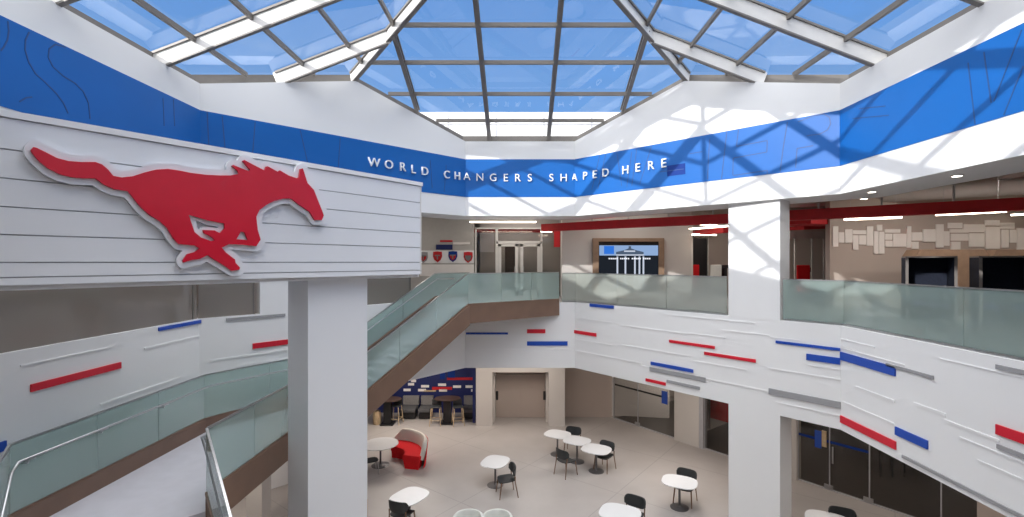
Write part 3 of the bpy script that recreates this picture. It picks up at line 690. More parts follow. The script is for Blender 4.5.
# rooms behind it
mb=MB(); mb.box(V(-11.5,9,.55),(.2,20,4.2)); struct(mb.build('wall_left_room',M['beige']))
def tube_light(p,q,label,r=.035,hang=.6,col='tube'):
    p=Vector(p);q=Vector(q); e=empty('linear_light',(p+q)/2); tag(e,label,'ceiling light','linear ceiling lights on the upper level')
    mb=MB(); mb.beam(p,q,.09,.05); chparent(mb.build('light_diffuser',M[col]),e)
    mb=MB(); mb.beam(p+Vector((0,0,.045)),q+Vector((0,0,.045)),.11,.04); chparent(mb.build('housing',M['steel']),e)
    for f in(.1,.9):
        a=p.lerp(q,f); mb=MB(); mb.tube([a+Vector((0,0,.06)),Vector((a.x,a.y,EYE+2.75))],.006,6); chparent(mb.build('hanger',M['steel']),e)
def seen(px,py,z): return V((px-VX)/F*z,z,(VY-py)/F*z)
tube_light(seen(470,222,18.95),seen(536,222,18.95),'long white linear light above the glass entrance doors')
tube_light(seen(845,219.5,14.2),seen(901,217.5,14.2),'shorter linear light left over the pale tile wall')
tube_light(seen(937,214.8,13),seen(1005,211.5,13),'longer linear light over the booths near right edge')
tube_light(seen(1012,215,15),seen(1060,212,15),'linear light cut by the right picture edge')
tube_light(seen(690,229,19),seen(728,226,17),'linear light above the corridor left of the white pillar')
tube_light(seen(692,234.5,20),seen(716,235,20),'small lower linear light in the corridor beside red beam')
tube_light(seen(700,224.5,22),seen(727,226,22),'farthest linear light high in the corridor beside the pillar')
tube_light(seen(541,231.5,20.5),seen(552,231.5,20.5),'very short linear light right of the entrance doors')
# ------------------------------------------------------------------ upper level back rooms
mb=MB(); a=VX
def boxpx(mb,x0,x1,z0,z1,h0,h1): mb.box(V((x0+x1)/2,(z0+z1)/2,(h0+h1)/2),(abs(x1-x0),abs(z1-z0),abs(h1-h0))); return mb
def xat(px,z): return (px-VX)/F*z
ZB=22.0
mb=MB(); boxpx(mb,-9,xat(474,ZB),ZB,ZB+.2,H0,2.75); struct(mb.build('wall_shield',M['tan']))
mb=MB(); boxpx(mb,xat(562,20.5),xat(691.5,20.5),20.5,20.75,H0,2.75); struct(mb.build('wall_screen',M['warm']))
mb=MB(); boxpx(mb,xat(474,ZB),xat(562,20.5)+2.3,ZB+3.2,ZB+3.4,H0,2.75); struct(mb.build('wall_entry_back',M['warm']))
# entrance storefront
def zrect(mb,px0,px1,h0,h1,z,d=.08): boxpx(mb,xat(px0,z),xat(px1,z),z,z+d,h0,h1)
door=empty('door_1',V(xat(520,ZB),ZB,H0)); struct(door,'aluminium framed double glass entrance doors on the back upper level','door')
hy=lambda y,z=ZB:(VY-y)/F*z
mb=MB()
for p0,p1 in((475,476.5),(495.5,498),(540.5,542.5),(560.5,562.3)): zrect(mb,p0,p1,H0,hy(228),ZB,.1)
zrect(mb,475,562,hy(229),hy(227.5),ZB,.1); zrect(mb,496,542,hy(243.5),hy(241),ZB,.1)
chparent(mb.build('door_frame',M['web']),door)
for p0,p1 in((498.5,518),(520.5,540)):
    mb=MB()
    zrect(mb,p0,p0+2.8,H0,hy(244),ZB+.02,.06);zrect(mb,p1-2.8,p1,H0,hy(244),ZB+.02,.06);zrect(mb,p0,p1,hy(246.5),hy(244),ZB+.02,.06);zrect(mb,p0,p1,H0,H0+.25,ZB+.02,.06)
    lf=chparent(mb.build('door_leaf',M['web']),door)
    mb=MB(); zrect(mb,p0+2.8,p1-2.8,H0+.2,hy(246),ZB+.04,.015); mb.build('door_glass',M['shop'],lf)
    mb=MB(); xx=xat(p1-3.2 if p0<510 else p0+3.2,ZB); mb.tube([V(xx,ZB-.06,-.9),V(xx,ZB-.06,-.2)],.02); mb.build('door_handle',M['steel'],lf)
mb=MB(); zrect(mb,476.5,495.5,H0,hy(229),ZB+.04,.012); zrect(mb,498,540.5,hy(241),hy(229),ZB+.04,.012); zrect(mb,542.5,560.5,H0,hy(229),ZB+.04,.012)
chparent(mb.build('side_glass',M['shop']),door)
# red header & things in vestibule
mb=MB(); zrect(mb,470,556,hy(232.5,23.5),hy(229,23.5),23.4,.2); tag(centre_origin(mb.build('red_header_beam',M['redbeam'])),'dark red header beam behind the entrance door glass','beam')
mb=MB(); zrect(mb,480,494,hy(252,24),hy(233,24),24.2,.05); tag(centre_origin(mb.build('wall_panel',M['soffit'])),'blue grey wall panel behind the left side glass of the entrance','wall panel')
mb=MB(); zrect(mb,505,515,H0,hy(246,24.5),24.6,.08); tag(centre_origin(mb.build('inner_door',M['darkbrown'])),'dark brown inner door behind the left entrance door','door')
mb=MB(); zrect(mb,524,537,H0,hy(246,24.5),24.6,.08); tag(centre_origin(mb.build('inner_door',M['tan'])),'tan inner door behind the right entrance door','door')
ban=MB(); ban.prism([(0,0),(.28,0),(.28,.03),(0,.03)],0,.75); 
o=ban.build('hanging_banner',M['redbeam']); o.location=seen(554,247,21.2); tag(o,'small red banner hanging right of the entrance doors','banner')
# shield wall graphics
def shield(px,py,m1,m2,label):
    z=ZB; e=empty('shield_crest',seen(px,py,z-.03)); tag(e,label,'crest','shield crests beside the entrance doors')
    def sh(s,y,mat,name,top=1.,bot=-1.):
        pts=[(-.38,.42),(0,.46),(.38,.42),(.40,.0),(.28,-.30),(0,-.52),(-.28,-.30),(-.40,0)]
        bm=bmesh.new(); a=[bm.verts.new((x*s,-y,min(max(q,bot),top)*s)) for x,q in pts]; b=[bm.verts.new((x*s,0.03,min(max(q,bot),top)*s)) for x,q in pts]
        bm.faces.new(a);bm.faces.new(b[::-1])
        for i in range(8): bm.faces.new((a[i],b[i],b[(i+1)%8],a[(i+1)%8]))
        m=MB(); m.bm.free(); m.bm=bm; return m.build(name,mat,e)
    sh(.52,0.0,m1,'shield_plate'); sh(.36,.02,m2,'shield_field',top=.2)
    m=MB(); m.box((0,-.03,.05),(.24,.02,.05)); m.box((0,-.03,-.03),(.05,.02,.2)); m.build('shield_device',M['greyfabl'],e)
shield(437.5,256.5,M['redbeam'],M['redbeam'],'dark red shield crest, left of the two full shields')
shield(452.8,256.2,M['blued'],M['redbeam'],'navy and red shield crest between the other two')
shield(468.2,257,M['redbeam'],M['greyfabl'],'red topped grey shield crest nearest the entrance doors')
shield(423.3,257,M['grey'],M['redbeam'],'grey shield crest partly cut by the horse sign edge')
mb=MB(); zrect(mb,436,452.5,hy(249.7),hy(244.6),ZB-.03,.03); tag(centre_origin(mb.build('wall_block',M['navy'])),'navy rectangle on the wall above the shields','wall panel')
mb=MB(); zrect(mb,440,452.5,hy(242),hy(240.2),ZB-.03,.03); tag(centre_origin(mb.build('wall_block',M['redbeam'])),'thin dark red bar above the navy rectangle','wall panel')
mb=MB(); zrect(mb,453,470,hy(244.5),hy(242.3),ZB-.03,.03); tag(centre_origin(mb.build('wall_block',M['ivory'])),'ivory bar right of the navy rectangle','wall panel')
for y0,y1,l in((263,250.5,'upper'),(276,264.5,'lower')):
    mb=MB(); zrect(mb,420,474,hy(y0),hy(y1),ZB-.012,.012); tag(centre_origin(mb.build('wall_block',M['soffit'] if l=='upper' else M['ivory'])),'%s pale wall board behind the shield crests'%l,'wall panel')
# screen with wood frame
tv=empty('video_screen',seen(628,272,20.4)); tag(tv,'wide wall screen showing a columned building, in an oak surround','screen')
zt=20.35; hz=lambda y:(VY-y)/F*zt
mb=MB()
for r_ in((593,664,238.2,241.6),(593,598.5,241.5,292),(658.5,664,241.5,292)):
    boxpx(mb,xat(r_[0],zt),xat(r_[1],zt),zt-.05,zt+.14,hz(r_[3]) if r_[3]<290 else H0+.3,hz(r_[2]))
chparent(mb.build('wood_surround',M['benchw']),tv)
mb=MB(); boxpx(mb,xat(598.5,zt),xat(658.5,zt),zt,zt+.12,-.95,hz(241.6)); chparent(mb.build('bezel',M['screen']),tv)
def em(name,col,s): 
    if name not in M: M[name]=emat(name,col,s)
    return M[name]
def scr(name,mat,x0,x1,y0,y1,d):
    mb=MB(); boxpx(mb,xat(x0,zt),xat(x1,zt),zt-d,zt-d+.006,hz(y1),hz(y0)); return chparent(mb.build(name,mat),tv)
scr('picture_sky',em('screen_sky',(.32,.48,.78),.6),599.3,658,245.4,255.5,.010)
scr('picture_sky_patch',em('screen_sky_deep',(.03,.16,.62),.8),604,614,246,254,.016)
scr('picture_trees',em('screen_dark',(.02,.025,.035),.5),599.3,658,255.5,290,.010)
mb=MB()
pp=[(616,254.4),(643.5,254.4),(643.5,252.0),(636,250.2),(631,248.3),(631,246.2),(628.5,246.2),(628.5,248.3),(624,250.2),(616,252)]
v=[mb.bm.verts.new(V(xat(x,zt),zt-.02,hz(y))) for x,y in pp]; mb.bm.faces.new(v); chparent(mb.build('picture_roof',em('screen_roof',(.09,.13,.2),.6)),tv)
for x in(616.5,624.5,634,638.5,642.5): scr('picture_column',em('screen_stone',(.5,.55,.66),.8),x,x+1.6,256.5,288,.024)
scr('picture_lintel',em('screen_stone',(.5,.55,.66),.8),616,644,254.4,255.6,.024)
scr('picture_pediment',em('screen_stone',(.5,.55,.66),.8),624,635,250.5,251.9,.026)
mb=MB()
for i in range(22):
    x=608.5+i*1.92
    if i in(5,11,17): continue
    boxpx(mb,xat(x,zt),xat(x+1.3,zt),zt-.035,zt-.03,hz(259.3),hz(257.9))
chparent(mb.build('picture_caption',em('screen_text',(.8,.82,.9),.9)),tv)
# corridor behind
mb=MB(); zrect(mb,691,800,H0,2.75,23.5,.2); struct(mb.build('wall_corridor',M['beige']))
mb=MB(); zrect(mb,693,707.5,H0,hy(238.5,23.4),23.38,.1); tag(centre_origin(mb.build('corridor_door',M['black'])),'dark corridor doorway left of the white pillar','door')
mb=MB(); zrect(mb,691.5,693,H0,2.0,20.6,.25); zrect(mb,707.6,708.8,H0,hy(237,23.3),23.3,.1); struct(mb.build('trim_1',M['web']))
def blob(px,py,z,sx,sy,h,mat,name,label,cat):
    mb=MB(); c=seen(px,py,z); c.z=max(c.z,UP); mb.lathe([(.0+.6*sx/2,0),(sx/2,h*.12),(sx/2,h*.45),(sx*.42,h*.9),(sx*.3,h)],c,16,1,sy/sx,3.)
    o=mb.build(name,mat,None,True); centre_origin(o); tag(o,label,cat)
# upper-level lounge chairs seen in corridor
def upper_chair(px,z,mat,label):
    e=empty('corridor_chair',V(xat(px,z),z,H0)); tag(e,label,'chair')
    mb=MB(); mb.box((0,0,.46),(.5,.5,.08),0,.03); mb.build('seat',mat,e)
    mb=MB(); mb.box((0,.24,.98),(.5,.07,.9),0,.03); mb.build('backrest',mat,e)
    for x in(-.2,.2):
        for y in(-.2,.2): mb=MB(); mb.tube([(x,y,0),(x*.9,y*.9,.43)],.02); mb.build('leg',M['steel'],e)
upper_chair(695.5,21.6,M['redfab'],'red high chair in the dark corridor doorway')
upper_chair(718,20.5,M['pale'],'pale chair in the corridor beside the white pillar')
mb=MB(); mb.box(V(xat(724,21),21,-.2),(.9,.5,.14)); mb.box(V(xat(724,21),21,-.9),(.1,.4,1.3)); tag(centre_origin(mb.build('corridor_counter',M['black'])),'black counter in the corridor beside the pale chair','counter')
# red beams
mb=MB(); p=V(.95,19.75,1.40);q=V(16.5,8.45,1.40); mb.beam(p,q,.3,.30); rb=mb.build('red_ceiling_beam',M['redbeam'])
tag(rb,'long dark red ceiling beam running behind the upper right openings','beam')
mb=MB()
for f in[.04+.077*i for i in range(13)]:
    a=p.lerp(q,f); mb.tube([a+Vector((0,0,.15)),Vector((a.x,a.y,EYE+2.75))],.03,6)
mb.build('hanger_rod',M['steel'],rb)
mb=MB(); mb.beam(seen(790,222,15.5),seen(829,224,18.5),1.2,.16); mb.beam(seen(792,228.5,18),seen(826,227,20),.8,.14)
tag(mb.build('red_ceiling_panel',M['redbeam']),'short wide red ceiling panel left of the pale tile wall','ceiling panel')
mb=MB(); mb.beam(seen(693,233.5,21),seen(727,230,18),.3,.2); tag(mb.build('red_ceiling_panel',M['redbeam']),'small red ceiling piece above the corridor beside the pillar','ceiling panel')
# ducts and beams in exposed ceiling
for i,(p,q,r_,lb) in enumerate([((8.5,19,2.3),(17,13,2.3),.28,'round duct over the booths behind the red beam'),((9.4,12.6,2.45),(12.5,16.8,2.45),.2,'duct crossing above the corner of the right opening'),((1,21,2.35),(8,20,2.35),.22,'duct above the screen wall')]):
    mb=MB(); mb.tube([V(*p),V(*q)],r_,16); tag(mb.build('ceiling_duct',M['tan'] if i==0 else M['ceil'],None,True),lb,'duct','ceiling ducts on the upper level')
for i in range(7):
    x0=3+i*2.1; mb=MB(); mb.beam(V(x0,21.5,2.62),V(x0+5.2,13.5-i*.9,2.62),.16,.24); o=mb.build('ceiling_joist',M['tan']); tag(o,'dull joist across the exposed ceiling behind the red beam','joist','ceiling joists behind the red beam')
# right interior: pale tile wall + booths
ZT=16.2
mb=MB(); boxpx(mb,xat(830,ZT),19.9,ZT,ZT+.25,H0,2.75); struct(mb.build('wall_tile',M['beige']))
tiles=[(832,838,226,247),(838,844,232,243),(844,852,229,243),(852,866,230,234.5),(852,858,235,250),(858,866,235,245),(866,873,226,246),(873,878,231,254),(876,882,224.5,231),(878,884,231.5,254),(884,900,229,233),(884,892,233.5,240),(892,906,233.5,247),(884,892,240.5,247),(906,911,226,248),(911,922,232,241),(911,918,241.5,249),(922,935,229,242),(935,943,224,248),(943,949,231,246),(949,968,229,233),(947,962,222.5,228.5),(962,984,224,232.5),(950,968,233.5,241),(950,960,241.5,250),(968,984,233,247),(984,999,220,226),(984,999,226.5,249),(999,1014,222.5,229),(1000,1008,229.5,248),(1008,1016,229.5,243),(1016,1030,228,250),(1030,1045,224,247)]
for (x0,x1,y0,y1) in tiles:
    mb=MB(); boxpx(mb,xat(x0+.3,ZT),xat(x1-.3,ZT),ZT-.03-random.random()*.02,ZT,(VY-y1+.3)/F*ZT,(VY-y0-.3)/F*ZT)
    tag(centre_origin(mb.build('wall_tile_panel',M['ivory'])),'ivory rectangular wall panel in the stepped pattern above the booths','wall panel','ivory wall panels behind the booths')
BR_=math.radians(-34)
def booth(p0,p1,z,label):
    a_=Vector((xat(p0,z),z)); d_=Vector((math.cos(BR_),math.sin(BR_))); w=solve(p1,a_,d_); m_=a_+d_*w/2
    e=empty('booth_pod',V(m_.x,m_.y,H0),BR_); tag(e,label,'booth','high backed booth pods behind the right railing')
    H=1.66
    for sx,nm in((-1,'side_panel'),(1,'side_panel')):
        mb=MB(); mb.box((sx*(w/2-.03),.55,H/2),(.06,1.1,H)); mb.build(nm,M['pod'],e)
        mb=MB(); mb.box((sx*(w/2-.03),-.012,H/2),(.06,.02,H)); mb.build('edge_trim',M['podf'],e)
    mb=MB(); mb.box((0,1.07,H/2),(w-.12,.06,H)); mb.build('back_panel',M['pod'],e)
    mb=MB(); mb.box((0,.55,H+.02),(w,1.12,.04)); mb.build('top_panel',M['podf'],e)
    mb=MB(); mb.box((0,.75,.42),(w-.14,.55,.16),0,.04); mb.build('seat',M['navy'],e)
    mb=MB(); mb.box((0,.3,.74),(w*.6,.4,.04)); mb.build('table_shelf',M['black'],e)
zb=12.6
booth(905.5,957.5,zb,'navy booth pod left of the brown gap')
booth(979,1040,zb-.75,'navy booth pod cut by the right picture edge')
for x0,x1,lb in((915,990,'left'),(993,1060,'right')):
    mb=MB(); z=14.4; pts=[]
    n=16
    for i in range(n+1):
        f=i/n; x=x0+(x1-x0)*f; e_=min(f,1-f); hh=(VY-249.5)/F*z-max(0,(.08-e_)/.08)**2*.22
        pts.append((xat(x,z),hh))
    v0=[mb.bm.verts.new(V(x,z,h)) for x,h in pts]; v1=[mb.bm.verts.new(V(x,z+.5,h)) for x,h in pts]
    b0=[mb.bm.verts.new(V(x,z,H0)) for x,h in pts]; b1=[mb.bm.verts.new(V(x,z+.5,H0)) for x,h in pts]
    for i in range(n):
        mb.bm.faces.new((v0[i],v0[i+1],v1[i+1],v1[i])); mb.bm.faces.new((b0[i],b0[i+1],v0[i+1],v0[i])); mb.bm.faces.new((b1[i],v1[i],v1[i+1],b1[i+1]))
    mb.bm.faces.new((b0[0],v0[0],v1[0],b1[0])); mb.bm.faces.new((b0[n],b1[n],v1[n],v0[n]))
    tag(centre_origin(mb.build('curved_bench',M['benchw'])),'brown curved high bench back rising behind the %s booth pod'%lb,'bench')
# opening at 792-830: far room
mb=MB(); boxpx(mb,xat(780,22.5),xat(832,22.5),22.5,22.7,H0,2.75); struct(mb.build('wall_far_room',M['beige']))
mb=MB(); z=19.5
for p0,p1 in((795,796),(812,813.3),(824,825)): boxpx(mb,xat(p0,z),xat(p1,z),z,z+.08,H0,hy(232,z))
boxpx(mb,xat(790,z),xat(828,z),z,z+.08,hy(238.5,z),hy(231.5,z)); struct(mb.build('door_3',M['tan']))
mb=MB(); boxpx(mb,xat(814,z),xat(828,z),z+1,z+1.1,hy(272,z+1),hy(267.5,z+1)); tag(centre_origin(mb.build('wall_board',M['black'])),'black board in the far room left of the tile wall','panel')
upper_chair(807,18.2,M['redfab'],'red high chair in the far room beside the white pillar')
# recessed downlights in right soffit
for i,(px,py) in enumerate([(872,191.4),(957,175.2),(864,198.3)]):
    z=(HB)*F/(VY-py); x=xat(px,z); e=empty('downlight',V(x,z,HB-.02)); tag(e,['round downlight in the soffit at the balcony corner','round downlight in the soffit near right edge','dim round downlight farther in, over the red beam'][i],'ceiling light')
    mb=MB(); mb.lathe([(.10,0),(.10,.018)],(0,0,0)); mb.build('trim_ring',M['web'],e)
    mb=MB(); mb.lathe([(.075,-.004),(.075,.0)],(0,0,0)); mb.build('lens',M['spot'],e)
# ------------------------------------------------------------------ ground floor rooms
GZ=lambda py,h=0:(EYE-h)*F/(py-VY)
def G(px,py,h=0):
    z=GZ(py,h); return Vector(((px-VX)/F*z,z,h))
HC=EYE-3.9  # ceiling height above ground floor
ZC=G(556,426).y
for x0,x1,lb in((476,492.5,'beige ground floor pillar left of the closed doors'),(548.5,565,'beige ground floor pillar right of the closed doors')):
    mb=MB(); a=xat(x0,ZC);b=xat(x1,ZC); mb.prism([(a,ZC),(b,ZC),(b,ZC+.55),(a,ZC+.55)],0,HC); struct(mb.build('wall_entry_pillar',M['warm']),lb,'pillar')
mb=MB(); boxpx(mb,xat(492.5,ZC),xat(548.5,ZC),ZC+.02,ZC+.5,(VY-372.5)/F*ZC,-3.9); struct(mb.build('wall_entry_header',M['warm']))
ZG=G(520,417).y
mb=MB(); boxpx(mb,xat(476,ZG),xat(612,ZG),ZG,ZG+.2,-EYE,-3.9); struct(mb.build('wall_back_ground',M['beige']))
mb=MB(); zz=ZC+.5
for a,b in((492.5,495),(546,548.5)): boxpx(mb,xat(a,zz),xat(b,zz),zz,ZG,-EYE,(VY-373)/F*zz)
struct(mb.build('wall_entry_reveal',M['warm']))
dr=empty('door_2',V(0,ZG-.05,-EYE)); struct(dr,'pair of closed beige doors between the ground floor pillars','door')
for a,b in((496,520),(521,545.5)):
    mb=MB(); boxpx(mb,xat(a,ZG),xat(b,ZG),ZG-.06,ZG-.01,-EYE+.01,(VY-374)/F*ZG); chparent(mb.build('door_leaf',M['beige']),dr)
for px in(497.0,544.5):
    z=ZC+.58; mb=MB(); x=xat(px,z)
    mb.box(V(x,z,(VY-395.5)/F*z),(.12,.1,.42),0,.03); tag(centre_origin(mb.build('wall_fixture',M['black'])),'black wall-mounted fixture on the %s reveal of the doorway'%('left' if px<500 else 'right'),'wall fixture')
# storefront line
s0=G(610,418); dS=Vector((.614,-.789)); SFa=Vector((s0.x,s0.y)); 
t_=solve(905,SFa,dS); 
q0=G(610,418);q1=G(905,517); dS=(Vector((q1.x,q1.y))-SFa).normalized(); SF=Wall(SFa,SFa+dS*17)
if SF.n.dot(Vector((-1,-1)))<0: SF.n=-SF.n
def tpx(px): return SF.hit(px)
def sfwall(p0,p1,name,mat,th=.35,off=0):
    mb=MB(); SF.slab(mb,tpx(p0),tpx(p1),-EYE,-3.9,off,off-th); return struct(mb.build(name,mat))
sfwall(674.5,699,'wall_right_ground',M['warm'],.4,.02)
mb=MB(); SF.slab(mb,tpx(699),tpx(703),-EYE,-3.9,0,-.3); struct(mb.build('trim_2',M['gasket']))
sfwall(786,796.5,'wall_right_ground',M['warm'],.35,.0)
sfwall(977,1010,'wall_right_ground',M['beige'],.3)
mb=MB(); SF.slab(mb,tpx(740),tpx(786),-EYE,-3.9,0,-.3); struct(mb.build('wall_right_ground',M['warm']))
def store(name,p0,p1,mull,lab=None):
    e=empty(name,SF.P((tpx(p0)+tpx(p1))/2,-EYE)); struct(e)
    ms=[tpx(p0)]+[tpx(m) for m in mull]+[tpx(p1)]
    for a,b in zip(ms,ms[1:]):
        mb=MB(); SF.slab(mb,a+.01,b-.01,-EYE+.02,-3.9,-.14,-.155); chparent(mb.build('pane',M['shop']),e)
    mb=MB()
    for a in ms: SF.slab(mb,a-.015,a+.015,-EYE,-3.9,-.12,-.17)
    SF.slab(mb,ms[0],ms[-1],-EYE,-EYE+.03,-.10,-.2)
    chparent(mb.build('window_frame',M['gasket']),e)
    mb=MB()
    for a in ms[1:-1]: SF.slab(mb,a-.16,a+.10,-EYE+.03,-EYE+.16,-.115,-.18)
    if len(ms)>2: chparent(mb.build('patch_fitting',M['steel']),e)
    return e
store('window_4',612,674.5,[636])
store('window_5',703,740,[])
store('window_6',796.5,977,[828,868,940])
# dark rooms behind the storefront: floor, back wall, side
def quadfloor(name,t0,t1,o0,o1,h,th,mat):
    mb=MB(); SF.slab(mb,t0,t1,h-th,h,o0,o1); return struct(mb.build(name,mat))
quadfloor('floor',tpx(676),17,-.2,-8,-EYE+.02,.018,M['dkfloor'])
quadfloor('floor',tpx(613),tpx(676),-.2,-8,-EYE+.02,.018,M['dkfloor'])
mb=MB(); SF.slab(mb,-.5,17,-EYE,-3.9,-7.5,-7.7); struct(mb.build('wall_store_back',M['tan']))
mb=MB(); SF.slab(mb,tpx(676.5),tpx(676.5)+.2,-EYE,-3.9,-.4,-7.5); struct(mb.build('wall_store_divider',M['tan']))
# pale partition seen in the first opening
mb=MB(); a=V(xat(612,23.75),23.75,-EYE); b=V(xat(668,23.3),23.3,-EYE)
mb.hexa([a,b,b+Vector((.1,.1,0)),a+Vector((.1,.1,0)),a+Vector((0,0,3.6)),b+Vector((0,0,3.6)),b+Vector((.1,.1,3.6)),a+Vector((.1,.1,3.6))]); struct(mb.build('wall_store_partition',M['soffit']))
def band_on_glass(p0,y0,p1,mat,th,label,off=-.13):
    t0,h0=SF.uh(p0,y0); z=SF.a.y+SF.d.y*t0
    mb=MB(); SF.slab(mb,t0,tpx(p1),h0-th*z/F/2,h0+th*z/F/2,off,off-.008); tag(mb.build('glass_stripe',M[mat]),label,'stripe')
band_on_glass(613,384.8,660,'black',1.6,'thin dark stripe across the back left storefront glass')
band_on_glass(796.5,434.5,868,'blued',2.4,'navy stripe across the large right storefront glass')
def sign_on_glass(px,y0,y1,w_,mat,label,off=-.10):
    t,h=SF.uh(px,y0); _,h2=SF.uh(px,y1); t2=tpx(px+w_)
    mb=MB(); SF.slab(mb,t,t2,h2,h,off,off-.03); tag(centre_origin(mb.build('blade_sign',M[mat])),label,'sign')
sign_on_glass(660.2,391,403.5,5.6,'bluem','blue square sign on the stripe in the back left storefront')
sign_on_glass(813.5,430.5,447.5,6.5,'bluem','blue square sign on the large right storefront, left half')
sign_on_glass(820.5,431,447,4.6,'woodl','tan strip right of the blue square sign on the storefront')
# door handle
t,h=SF.uh(832,455); mb=MB(); mb.tube([SF.P(t,h+.25,-.06),SF.P(t,h-.3,-.06)],.025); tag(centre_origin(mb.build('door_pull',M['steel'],None,True)),'vertical steel pull handle on the dark storefront door','handle')
# red graphic wall inside second opening
mb=MB(); a=SF.P(tpx(706),-EYE+1.15,-2.2);b=SF.P(tpx(752),-EYE+1.15,-1.8)
SG=Wall(SF.a-SF.n*1.6,SF.b-SF.n*1.6); SG.n=SF.n; SG.slab(mb,SG.hit(706),SG.hit(745),-EYE+.8,-4.0,0,-.1); tag(centre_origin(mb.build('red_wall_graphic',M['redfab'])),'bright red wall graphic inside the narrow storefront opening','wall graphic')
mb=MB(); SG.slab(mb,SG.hit(704),SG.hit(713),-EYE+.4,-EYE+2.6,.3,.2); tag(centre_origin(mb.build('display_panel',M['greyfabl'])),'grey display panel beside the red wall graphic','display panel')
# stool-height table inside
def dark_table(px,py,label):
    z=GZ(py,.0); e=empty('high_table',Vector((xat(px,z),z,0.02))); tag(e,label,'table')
    mb=MB(); mb.box((0,0,1.0),(.95,.7,.05)); mb.build('tabletop',M['black'],e)
    for x in(-.42,0,.42):
        for y in(-.3,.3): mb=MB(); mb.box((x,y,.49),(.04,.04,.98)); mb.build('leg',M['black'],e)
dark_table(886,474,'black high table standing behind the dark storefront glass')
# blue wall and back-left bar
ZW=24.2; 
mb=MB(); boxpx(mb,-13,xat(476.3,ZW),ZW,ZW+.2,-EYE,-3.9); struct(mb.build('wall_bar',M['navy']))
mb=MB(); boxpx(mb,xat(476,ZW)-.02,xat(476,ZW)+.12,ZC+.4,ZW+.2,-EYE,-3.9); struct(mb.build('wall_bar_return',M['navy']))
bars=[(412,374.5,386,'ivory'),(450,455.5,386,'bluem')]
def wb(x0,x1,y0,y1,mat,label,grp=None,d=.03):
    z=ZW-d; mb=MB(); boxpx(mb,xat(x0,z),xat(x1,z),z,ZW,(VY-y1)/F*z,(VY-y0)/F*z); tag(centre_origin(mb.build('wall_block',M[mat])),label,'wall block',grp)
for (x,y,w_) in((411,381,5),(408,384.3,6),(421,386.3,8),(438,384.8,8),(453,386.7,8),(465.5,386.7,11),(418,390.2,8),(439,390.4,8),(471,390.5,6),(403.5,390,7)):
    wb(x,x+w_,y-1.2,y+1.2,'ivory','small white block on the navy wall above the bar seats','white blocks on the navy wall')
wb(447,476,377.6,380,'redbeam','thin red line high on the navy wall')
wb(432,452,387.0,389.8,'redbeam','dark red block between white blocks on the navy wall')
wb(448,455,369,378.5,'blued','brighter blue vertical block on the navy wall')
wb(440,445,370,379,'blued','narrow blue vertical block left of the brighter one on the navy wall')
wb(424,436,390.2,391.6,'woodl','thin tan strip low on the navy wall')
# banquette seats
for x0,x1,lb in((400,416.5,'grey banquette seat left end against the navy wall'),(418.5,431,'grey banquette seat in the middle against the navy wall'),(462.5,476.3,'grey banquette seat beside the beige pillar')):
    z=ZW-.9; a=xat(x0,z);b=xat(x1,z); w_=b-a; e=empty('banquette_seat',Vector(((a+b)/2,z,0))); tag(e,lb,'bench','grey banquette seats along the navy wall')
    mb=MB(); mb.box((0,.15,.2),(w_-.06,.6,.3)); mb.build('base',M['black'],e)
    mb=MB(); mb.box((0,.1,.44),(w_-.02,.72,.18),0,.05); mb.build('seat',M['greyfab'],e)
    mb=MB()
    for i in range(8): mb.box((-w_/2+w_*(i+.5)/8,.62,.72),(w_/8-.008,.2,.42),0,.03)
    mb.build('backrest',M['greyfabl'],e)
